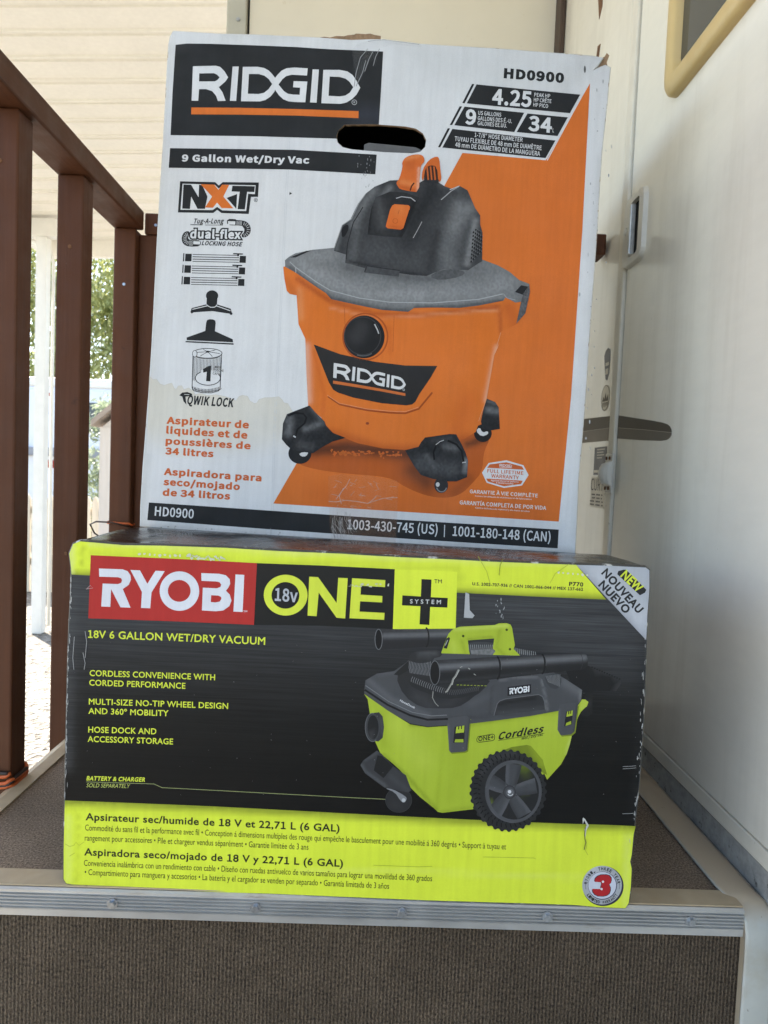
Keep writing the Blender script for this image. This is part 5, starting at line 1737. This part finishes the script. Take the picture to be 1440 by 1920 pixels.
# lid
lidY = [(107, 392), (112, 352), (165, 321), (245, 309), (300, 270), (330, 240), (460, 226), (800, 236), (905, 236), (960, 300), (1040, 345), (1118, 396), (1114, 440), (1085, 487), (890, 516), (700, 540), (600, 552), (400, 566), (320, 552), (215, 494), (106, 414)]
Y.poly(lidY, DG, 9, TV, grid=5, fx=[([(130, 355), (230, 440), (400, 515)], 16, (.105, .108, .115), .8), ([(170, 325), (250, 315)], 10, (.09, .092, .098), .7), ([(1040, 360), (1100, 400)], 26, (.13, .133, .14), .7), ([(1112, 400), (1108, 450)], 6, (.2, .205, .21), .6)])
Y.poly([(250, 330), (300, 285), (430, 270), (700, 340), (660, 395), (600, 440), (540, 478), (450, 482), (370, 478), (290, 425)], (.024, .0245, .026), 10, TV, smooth=1, fx=[([(340, 420), (420, 470)], 26, (.05, .051, .055), .7), ([(480, 460), (540, 440)], 20, (.045, .046, .05), .7)])
Y.poly([(243, 325), (310, 262), (318, 300), (270, 330)], (.018, .0185, .019), 11, TV)
Y.line([(108, 396), (215, 466), (320, 514), (400, 534), (495, 530)], 9, (.012, .012, .013), 11, TV)
Y.line([(590, 516), (664, 504)], 9, (.012, .012, .013), 11, TV)
Y.line([(940, 470), (1010, 458)], 9, (.012, .012, .013), 11, TV)
Y.line([(112, 376), (220, 450), (330, 500), (420, 516), (490, 512)], 4, (.16, .164, .172), 12, TV)
# hose loops
Y.poly([(318, 345), (310, 360), (330, 385), (400, 412), (480, 440), (580, 430), (640, 400), (660, 385), (640, 370), (520, 388), (430, 380), (370, 352)], (.022, .0225, .024), 11, TV, smooth=1)
for k in range(34):
    t = k / 33
    x = 326 + 310 * t; y = 348 + 66 * math.sin(min(1, t * 1.25) * PI * .5) - 24 * max(0, t - .6) * 2.5
    Y.line([(x + 6, y - 14), (x - 1, y), (x - 2, y + 10)], 3.2, (.15, .153, .16) if k < 16 else (.07, .072, .076), 12, TV)
Y.poly([(312, 240), (330, 222), (370, 212), (460, 208), (470, 240), (420, 250), (430, 300), (415, 340), (380, 336), (340, 325), (314, 300)], (.026, .0265, .028), 11, TV, smooth=1, fx=[([(350, 232), (440, 222)], 9, (.085, .087, .092), .7)])
for k in range(15):
    t = k / 14
    x = 318 + 96 * t
    Y.line([(x, 262 + 10 * math.sin(t * 3)), (x - 4, 290 + 12 * t), (x + 2, 318 + 14 * t)], 3.2, (.15, .153, .16), 12, TV)
Y.poly([(940, 330), (1000, 315), (1020, 335), (1022, 365), (1000, 395), (960, 380)], (.05, .052, .055), 12, TV, smooth=1)
for k in range(11):
    Y.line([(950 + k * 6.5, 322 + (10 - k) * .8), (962 + k * 5, 360 + k * 2)], 2.4, (.17, .174, .18), 13, TV)
# side handle plate
Y.poly([(490, 490), (560, 470), (620, 422), (690, 384), (716, 362), (735, 346), (800, 333), (910, 330), (932, 346), (944, 380), (985, 398), (1012, 440), (1060, 452), (1050, 470), (1012, 490), (880, 514), (690, 540), (590, 552), (500, 540)], DG, 13, TV, grid=5,
       fx=[([(735, 350), (800, 338), (910, 334)], 7, (.13, .133, .14), .8), ([(930, 345), (946, 420), (955, 485)], 6, (.16, .164, .17), .7), ([(500, 530), (880, 500)], 8, (.04, .041, .044), .6), ([(600, 460), (690, 420)], 18, (.085, .088, .094), .7), ([(700, 360), (690, 500)], 8, (.045, .046, .049), .6)])
Y.poly([(710, 514), (724, 462), (735, 448), (760, 440), (860, 424), (916, 419), (932, 428), (940, 448), (944, 486)], (.030, .031, .033), 14, TV, grid=5, fx=[([(730, 505), (935, 480)], 12, (.055, .057, .06), .8), ([(730, 460), (900, 430)], 9, (.012, .012, .013), .8)])
Y.line([(708, 514), (723, 460), (735, 446), (760, 437), (916, 416), (934, 426), (943, 448), (948, 487)], 3.5, (.12, .123, .13), 15, TV)
Y.poly([(772, 382), (880, 369), (880, 411), (771, 423)], (.012, .012, .014), 14, TV)


def quad_map(src, dst):
    A = []; b = []
    for (x, y), (u, v) in zip(src, dst):
        A += [[x, y, 1, 0, 0, 0, -u * x, -u * y], [0, 0, 0, x, y, 1, -v * x, -v * y]]; b += [u, v]
    h = np.append(np.linalg.solve(np.array(A, float), np.array(b, float)), 1).reshape(3, 3)
    def mp(p):
        q = np.c_[np.array(p, float), np.ones(len(p))] @ h.T
        return q[:, :2] / q[:, 2:]
    return mp


lime_logo(Y, quad_map([(212, 280), (888, 310), (880, 483), (205, 457)], TP([(779, 388), (873, 376), (872, 404), (778, 416)], TV)), 15, (.72, .73, .74))
# near tube
Y.poly([(420, 262), (440, 258), (720, 243), (935, 232), (1120, 224), (1138, 232), (1146, 256), (1143, 286), (1126, 300), (940, 319), (740, 342), (560, 362), (440, 373), (420, 350)], (.016, .0163, .0175), 16, TV, grid=4,
       fx=[([(450, 290), (720, 272), (935, 258), (1130, 246)], 15, (.145, .148, .156), .9), ([(450, 262), (720, 247), (1120, 228)], 4, (.05, .051, .055), .8), ([(460, 360), (940, 310)], 8, (.034, .035, .037), .7)])
Y.poly(ell(434, 316, 23, 55, 32), (.009, .009, .010), 17, TV)
Y.line(ell(434, 316, 23, 55, 40), 3.5, (.12, .123, .13), 18, TV, closed=True)
for x, y, h in ((722, 293, 51), (930, 275, 44)):
    Y.line(ell(x, y, 15, h, 20, -92, 92), 8, (.010, .010, .011), 18, TV)
    Y.line(ell(x + 6, y, 14, h, 16, -60, 10), 2, (.09, .092, .097), 19, TV)
Y.line(ell(1108, 264, 12, 36, 16, -90, 90), 2, (.03, .03, .032), 18, TV)
# tank
tank = [(106, 416), (215, 492), (320, 556), (400, 569), (495, 562), (600, 552), (690, 541), (880, 516), (1012, 492), (1085, 487), (1116, 442), (1130, 440), (1146, 450), (1140, 470), (1112, 498), (1100, 520), (1072, 600), (1060, 650), (1046, 692), (1020, 740), (955, 812), (940, 780), (900, 930), (620, 948), (560, 955), (470, 966), (448, 962), (430, 945), (362, 890), (322, 850), (300, 800), (270, 766), (235, 735), (182, 692), (150, 620), (122, 440)]
Y.poly(tank, LV, 10, TV, grid=5,
       fx=[([(480, 580), (470, 700), (440, 950)], 12, (.30, .39, .022), .6), ([(250, 560), (330, 640), (380, 720)], 60, (.44, .54, .055), .8), ([(320, 560), (600, 556), (1000, 496)], 9, (.25, .32, .02), .7), ([(560, 700), (520, 880)], 46, (.33, .42, .026), .7), ([(880, 570), (1020, 560)], 40, (.42, .52, .05), .7),
           ([(200, 700), (300, 790), (440, 950)], 10, (.22, .29, .016), .7), ([(470, 960), (600, 940)], 10, (.26, .33, .02), .6), ([(1095, 500), (1070, 600), (1044, 690)], 6, (.52, .62, .14), .7), ([(1000, 700), (960, 800)], 30, (.34, .43, .028), .6), ([(195, 500), (200, 650)], 26, (.30, .38, .022), .6)])
Y.poly([(598, 850), (640, 760), (740, 680), (790, 660), (860, 650), (880, 655), (935, 720), (955, 790), (900, 760), (800, 690), (700, 740)], (.17, .22, .014), 11, TV, smooth=0, fx=[([(880, 660), (940, 740)], 16, (.28, .36, .02), .7)])
Y.poly([(1116, 440), (1132, 440), (1147, 452), (1140, 472), (1112, 492), (1105, 480)], (.44, .54, .06), 12, TV)
# inlet
Y.poly([(150, 503), (175, 500), (192, 520), (198, 568), (192, 618), (172, 636), (148, 632)], (.035, .036, .038), 13, TV, grid=4, fx=[([(185, 530), (190, 600)], 8, (.07, .072, .076), .7)])
Y.poly(ell(145, 570, 34, 66, 40), (.05, .052, .055), 14, TV)
Y.poly(ell(147, 570, 26, 56, 36), (.014, .0142, .015), 15, TV, fx=[([(132, 590), (140, 620)], 8, (.05, .051, .054), .8)])
Y.line(ell(145, 570, 34, 66, 40, 60, 280), 3, (.13, .133, .14), 15, TV)
# latches
for pts, win, tab in (([(492, 560), (497, 527), (540, 520), (582, 515), (598, 527), (584, 674), (572, 681), (508, 686), (500, 676)], [(526, 566), (574, 560), (570, 640), (519, 640)], [(534, 566), (571, 560), (569, 592), (530, 596)]),
                      ([(1008, 490), (1012, 464), (1040, 458), (1082, 455), (1098, 466), (1082, 588), (1066, 602), (1018, 606), (1003, 580)], [(1044, 496), (1074, 490), (1070, 556), (1034, 564)], [(1048, 496), (1074, 490), (1072, 514), (1044, 520)])):
    Y.poly([(x + 5, y + 6) for x, y in pts], (.18, .23, .014), 13, TV)
    Y.poly(pts, (.070, .072, .077), 14, TV, grid=4, fx=[([pts[0], pts[-1]], 7, (.12, .123, .13), .7), ([pts[5], pts[4]], 6, (.035, .036, .038), .7)])
    Y.poly(win, (.016, .0162, .017), 15, TV)
    Y.poly(tab, (.40, .50, .04), 16, TV)
    x0, y0 = tab[0]; x1, y1 = tab[1]
    for k in (.3, .65):
        Y.line([(lerp(x0, x1, k), lerp(y0, y1, k) - 1), (lerp(x0, x1, k) - 1, lerp(y0, y1, k) + 14)], 5, (.03, .035, .01), 17, TV)
    x0, y0 = win[3]; x1, y1 = win[2]
    Y.poly([(x0 + 6, y0 - 2), (x0 + 10, y0 - 16), (x1 - 4, y1 - 17), (x1 - 3, y1 - 2)], (.32, .41, .03), 16, TV)
# lettering on the tank
Y.text('Cordless', (725, 626), (934, 591), 31, (.014, .015, .012), 13, TV, .045, slant=.3, font='grot')
Y.line([(727, 630), (942, 596)], 2, (.03, .035, .01), 13, TV)
Y.text('Wet / Dry Vac', (834, 627), (935, 607), 12, (.014, .015, .012), 13, TV, .03, slant=.25, font='grot')
Y.line(TP([(634, 612), (700, 600), (709, 602), (712, 612), (709, 626), (702, 630), (640, 638), (630, 635), (628, 624)], None), 3, (.02, .022, .012), 13, TV, closed=True)
Y.text('ONE+', (635, 633), (706, 623), 20, (.02, .022, .012), 13, TV, .04)
Y.text('HoseDock', (271, 448), (340, 483), 9, (.62, .63, .64), 14, TV, .04, rot=True)
# foot and swivel wheel
Y.poly(ell(266, 908, 62, 58, 40), (.024, .0245, .0255), 9, TV, fx=[([(240, 930)], 16, (.05, .051, .053), .6)])
Y.line(ell(266, 908, 61, 57, 40), 2, (.045, .046, .048), 10, TV, closed=True)
Y.poly([(200, 852), (235, 855), (300, 890), (304, 905), (290, 922), (272, 908), (250, 872)], (.22, .225, .235), 11, TV, smooth=1)
Y.poly(ell(289, 908, 9, 9, 14), (.45, .46, .47), 12, TV)
Y.poly([(88, 746), (102, 724), (165, 678), (186, 692), (232, 742), (270, 772), (300, 792), (326, 862), (308, 872), (258, 862), (200, 850), (110, 784)], (.040, .041, .044), 12, TV, grid=4, fx=[([(95, 745), (110, 775), (205, 842)], 8, (.085, .088, .094), .8), ([(110, 722), (170, 682)], 8, (.075, .077, .082), .7), ([(230, 800), (310, 860)], 14, (.06, .062, .066), .6)])
Y.poly([(168, 700), (190, 704), (240, 752), (196, 806), (150, 770)], (.013, .0132, .014), 13, TV)
# big rear wheel
wc = (774, 862)
tread = []
for k in range(132):
    a = 2 * PI * k / 132
    m_ = 1.0 if (k % 4) < 2 else .955
    tread.append((wc[0] + 180 * m_ * math.cos(a), wc[1] + 192 * m_ * math.sin(a)))
Y.poly(tread, (.020, .0203, .0215), 17, TV, grid=5, grain=.12, fx=[([(650, 780), (700, 710), (800, 685)], 14, (.05, .051, .054), .6), ([(615, 900), (660, 1000)], 12, (.042, .043, .045), .6)])
for k in range(44):
    a = 2 * PI * k / 44 + .05
    for r0_, r1_, da in ((.90, .80, .03), (.78, .72, -.02)):
        Y.line([(wc[0] + 180 * r0_ * math.cos(a), wc[1] + 192 * r0_ * math.sin(a)), (wc[0] + 180 * r1_ * math.cos(a + da), wc[1] + 192 * r1_ * math.sin(a + da))], 5, (.006, .006, .0065), 18, TV)
hc = (798, 866)
Y.poly(ell(hc[0], hc[1], 132, 146, 60), (.068, .070, .075), 19, TV, grid=6, fx=[([(690, 960), (790, 1008)], 12, (.10, .103, .11), .7), ([(700, 770), (800, 722)], 10, (.095, .098, .104), .7)])
Y.poly(ell(hc[0] + 3, hc[1], 116, 130, 60), (.017, .0172, .018), 20, TV, fx=[([(850, 760)], 26, (.15, .20, .015), .7), ([(850, 870)], 14, (.2, .26, .02), .8), ([(690, 920)], 16, (.16, .21, .015), .6)])
for k in range(5):
    a = math.radians(-82 + 72 * k)
    c_, s_ = math.cos(a), math.sin(a)
    def rp(r, t): return (hc[0] - 18 + r * 116 * (c_) - t * s_ * 1.0 + 10 * r, hc[1] + r * 128 * s_ + t * c_)
    Y.poly([rp(.15, -22), rp(.55, -34), rp(1.0, -42), rp(1.0, 30), rp(.6, 30), rp(.15, 24)], (.058, .060, .065), 21, TV, grid=5, fx=[([rp(.2, -20), rp(1, -36)], 10, (.10, .103, .11), .8), ([rp(.2, 22), rp(1, 28)], 9, (.030, .031, .033), .7)])
Y.line(ell(hc[0] + 1, hc[1], 122, 136, 60), 9, (.074, .076, .082), 22, TV, closed=True)
Y.poly(ell(780, 868, 30, 32, 28), (.060, .062, .067), 23, TV)
Y.line(ell(780, 868, 27, 29, 28), 4, (.030, .031, .033), 24, TV, closed=True)
Y.poly(ell(782, 870, 18, 18, 24), (.12, .123, .13), 25, TV)
Y.poly(ell(780, 866, 8, 8, 12), (.62, .63, .64), 26, TV)
Y.line(ell(784, 872, 12, 12, 10, 20, 160), 4, (.5, .51, .52), 26, TV)

# wear: rubbed ink, nicks and scratches
r3 = random.Random(5)
WR = (.58, .58, .57)


def chip(x, y, a, b, L=30, c=WR):
    n = r3.randint(6, 9)
    Y.poly([(x + a * r3.uniform(.5, 1.2) * math.cos(2 * PI * k / n), y + b * r3.uniform(.5, 1.2) * math.sin(2 * PI * k / n)) for k in range(n)], c, L)


for k in range(9):
    chip(262 + k * 9.5, 1045.5 + k * .5 + r3.uniform(-1, 1), r3.uniform(1.5, 4), r3.uniform(1.5, 4), c=(.64, .66, .5))
for k in range(30):
    chip(352 + k * 2.4, 1049 + k * .18 + r3.uniform(-3, 4), r3.uniform(1, 4), r3.uniform(1, 3.5), c=(.63, .65, .5))
for k in range(22):
    chip(r3.uniform(655, 735), 1104 + r3.uniform(-3, 3), r3.uniform(1, 4), r3.uniform(.6, 2), c=(.62, .64, .5))
for k in range(7):
    chip(1046 + k * 9, 1080 + k * .8, r3.uniform(1.5, 3.5), r3.uniform(1.5, 3.5), c=(.66, .68, .52))
for p in ([(872, 1117), (879, 1120), (880, 1150), (889, 1160), (885, 1165), (869, 1164)],):
    Y.poly(p, (.42, .43, .44), 30)
for k in range(14):
    chip(935 + r3.gauss(0, 6), 1130 + k * 2.6, r3.uniform(.4, 1.6), r3.uniform(.8, 4), c=(.34, .35, .36))
Y.line([(942, 1055), (937, 1066), (935, 1085)], 1.3, (.22, .26, .03), 30)
Y.line([(896, 1050), (912, 1078), (918, 1100)], 1, (.42, .48, .05), 30)
Y.line([(1066, 1064), (1040, 1082), (1030, 1100)], 1, (.42, .48, .05), 30)
for k in range(48):      # right-hand edge rubbed through
    t = r3.random()
    y = 1080 + 520 * t
    x = np.interp(y, [1076, 1207, 1380, 1520, 1600], [1216, 1210, 1203, 1192, 1185]) - abs(r3.gauss(0, 2.4))
    chip(x, y, r3.uniform(.3, 1.2), r3.uniform(.8, 6), c=(.42, .42, .41))
for y in (1442, 1446, 1531):
    Y.line([(1166, y + r3.uniform(-1, 1)), (1180, y), (1191, y - 1)], .8, (.36, .36, .36), 30)
for k in range(60):      # left-hand edge
    y = r3.uniform(1090, 1500)
    x = np.interp(y, [1084, 1280, 1508], [134, 126.5, 121.5]) + abs(r3.gauss(0, 1.2))
    chip(x, y, r3.uniform(.3, 1.0), r3.uniform(1, 8), c=(.40, .40, .39))
for pts in ([(140, 1200), (137, 1240), (139, 1262)], [(160, 1190), (163, 1210), (160, 1240)], [(156, 1230), (160, 1250), (158, 1262)]):
    Y.line(pts, 1.1, (.32, .32, .32), 30)
Y.line([(162, 1111), (175, 1109), (170, 1104), (164, 1110)], 1, (.45, .3, .3), 30)
for k in range(80):      # specks over the dark print
    x, y = r3.uniform(140, 1190), r3.uniform(1190, 1500)
    chip(x, y, r3.uniform(.3, .9), r3.uniform(.3, .9), c=(.2, .2, .2))
# scratches over the pictured vacuum
for pts, wd in (([(545, 300), (530, 330), (518, 345), (512, 370)], 9), ([(518, 352), (505, 375), (490, 400), (482, 405)], 7), ([(425, 400), (422, 430), (435, 455), (450, 470)], 3), ([(588, 293), (596, 298)], 5), ([(560, 285), (550, 290)], 3), ([(614, 320), (622, 325)], 4)):
    Y.line(pts, wd, (.24, .24, .22), 30, TV)
    Y.line([(x + 2, y + 1) for x, y in pts], wd * .35, (.42, .42, .38), 31, TV)
for k in range(9):
    Y.poly(ell(540 + k * 16, 371 + k * .5, 6, 1.6, 7), (.30, .38, .03), 31, TV)
# tear low on the right
Y.poly([(1091, 1540), (1092.5, 1538), (1096, 1541), (1103, 1553), (1098, 1562), (1096.5, 1575), (1095, 1568), (1094.5, 1560), (1099, 1553), (1094, 1543), (1091.5, 1551)], (.60, .60, .56), 30)
Y.line([(1096.5, 1556), (1095, 1568), (1095.5, 1578), (1097, 1585), (1094, 1598)], 1.4, (.10, .10, .05), 31)
Y.line([(1097.5, 1578), (1099, 1590), (1096.5, 1600), (1101, 1608)], .8, (.36, .42, .05), 31)
# creases in the lower band
for pts in ([(122, 1589), (130, 1594), (138, 1592), (142, 1586), (148, 1592), (158, 1585)], [(130, 1612), (140, 1606)], [(905, 1612), (1000, 1614), (1004, 1616)], [(700, 1628), (780, 1631), (810, 1630)]):
    Y.line(pts, .9, (.40, .47, .04), 5)
yfront = Y.build('front_panel', ['print_gloss', 'print_brushed'], lime_box)

Dy = .55
body, ring = carton_body('side_walls', Y, OUT_Y, .60, .3617, Dy, lime_box, ['box_dark', 'edge_dark'], None, bulge=(.002, .006), top=False)
# top, pressed in where the upper carton stands
inv = lime_box.matrix_world.inverted() @ white_box.matrix_world
p0 = inv @ Vector((0, 0, 0)); nz = (inv.to_3x3() @ Vector((0, 0, 1))).normalized()
topuv = Y.uv(np.array([p for p in OUT_Y if p[1] < 1078], float))
o_ = np.argsort(topuv[:, 0])
tx, tz = topuv[o_, 0], topuv[o_, 1]
nu, nvv = 60, 46
GX = np.linspace(tx[0] - .0017, tx[-1] + .0017, nu)
bm = bmesh.new()
grid = []
for j in range(nvv):
    t = (j / (nvv - 1)) ** 1.3
    y = .004 + t * (Dy - .006)
    row = []
    for i, x in enumerate(GX):
        zf = float(np.interp(x, tx, tz)) + .0015
        zp = p0.z - (nz.x * (x - p0.x) + nz.y * (y - p0.y)) / nz.z - .0012
        k = min(1, max(0, (y - .004) / .225)); k = k * k * (3 - 2 * k)
        zz = zf * (1 - k) + zp * k
        if .01 < x < .59 and y < .2:
            zz += .0012 * math.sin(x * 60 + y * 30) * math.sin(PI * min(1, y / .2))
        if y > .24:
            zz = min(zz, zp)
        row.append(bm.verts.new((x, y, zz)))
    grid.append(row)
for a, b in zip(grid, grid[1:]):
    for i in range(nu - 1):
        bm.faces.new((a[i], a[i + 1], b[i + 1], b[i]))
obj('top_flap', bm, 'box_dark', lime_box, smooth=True)
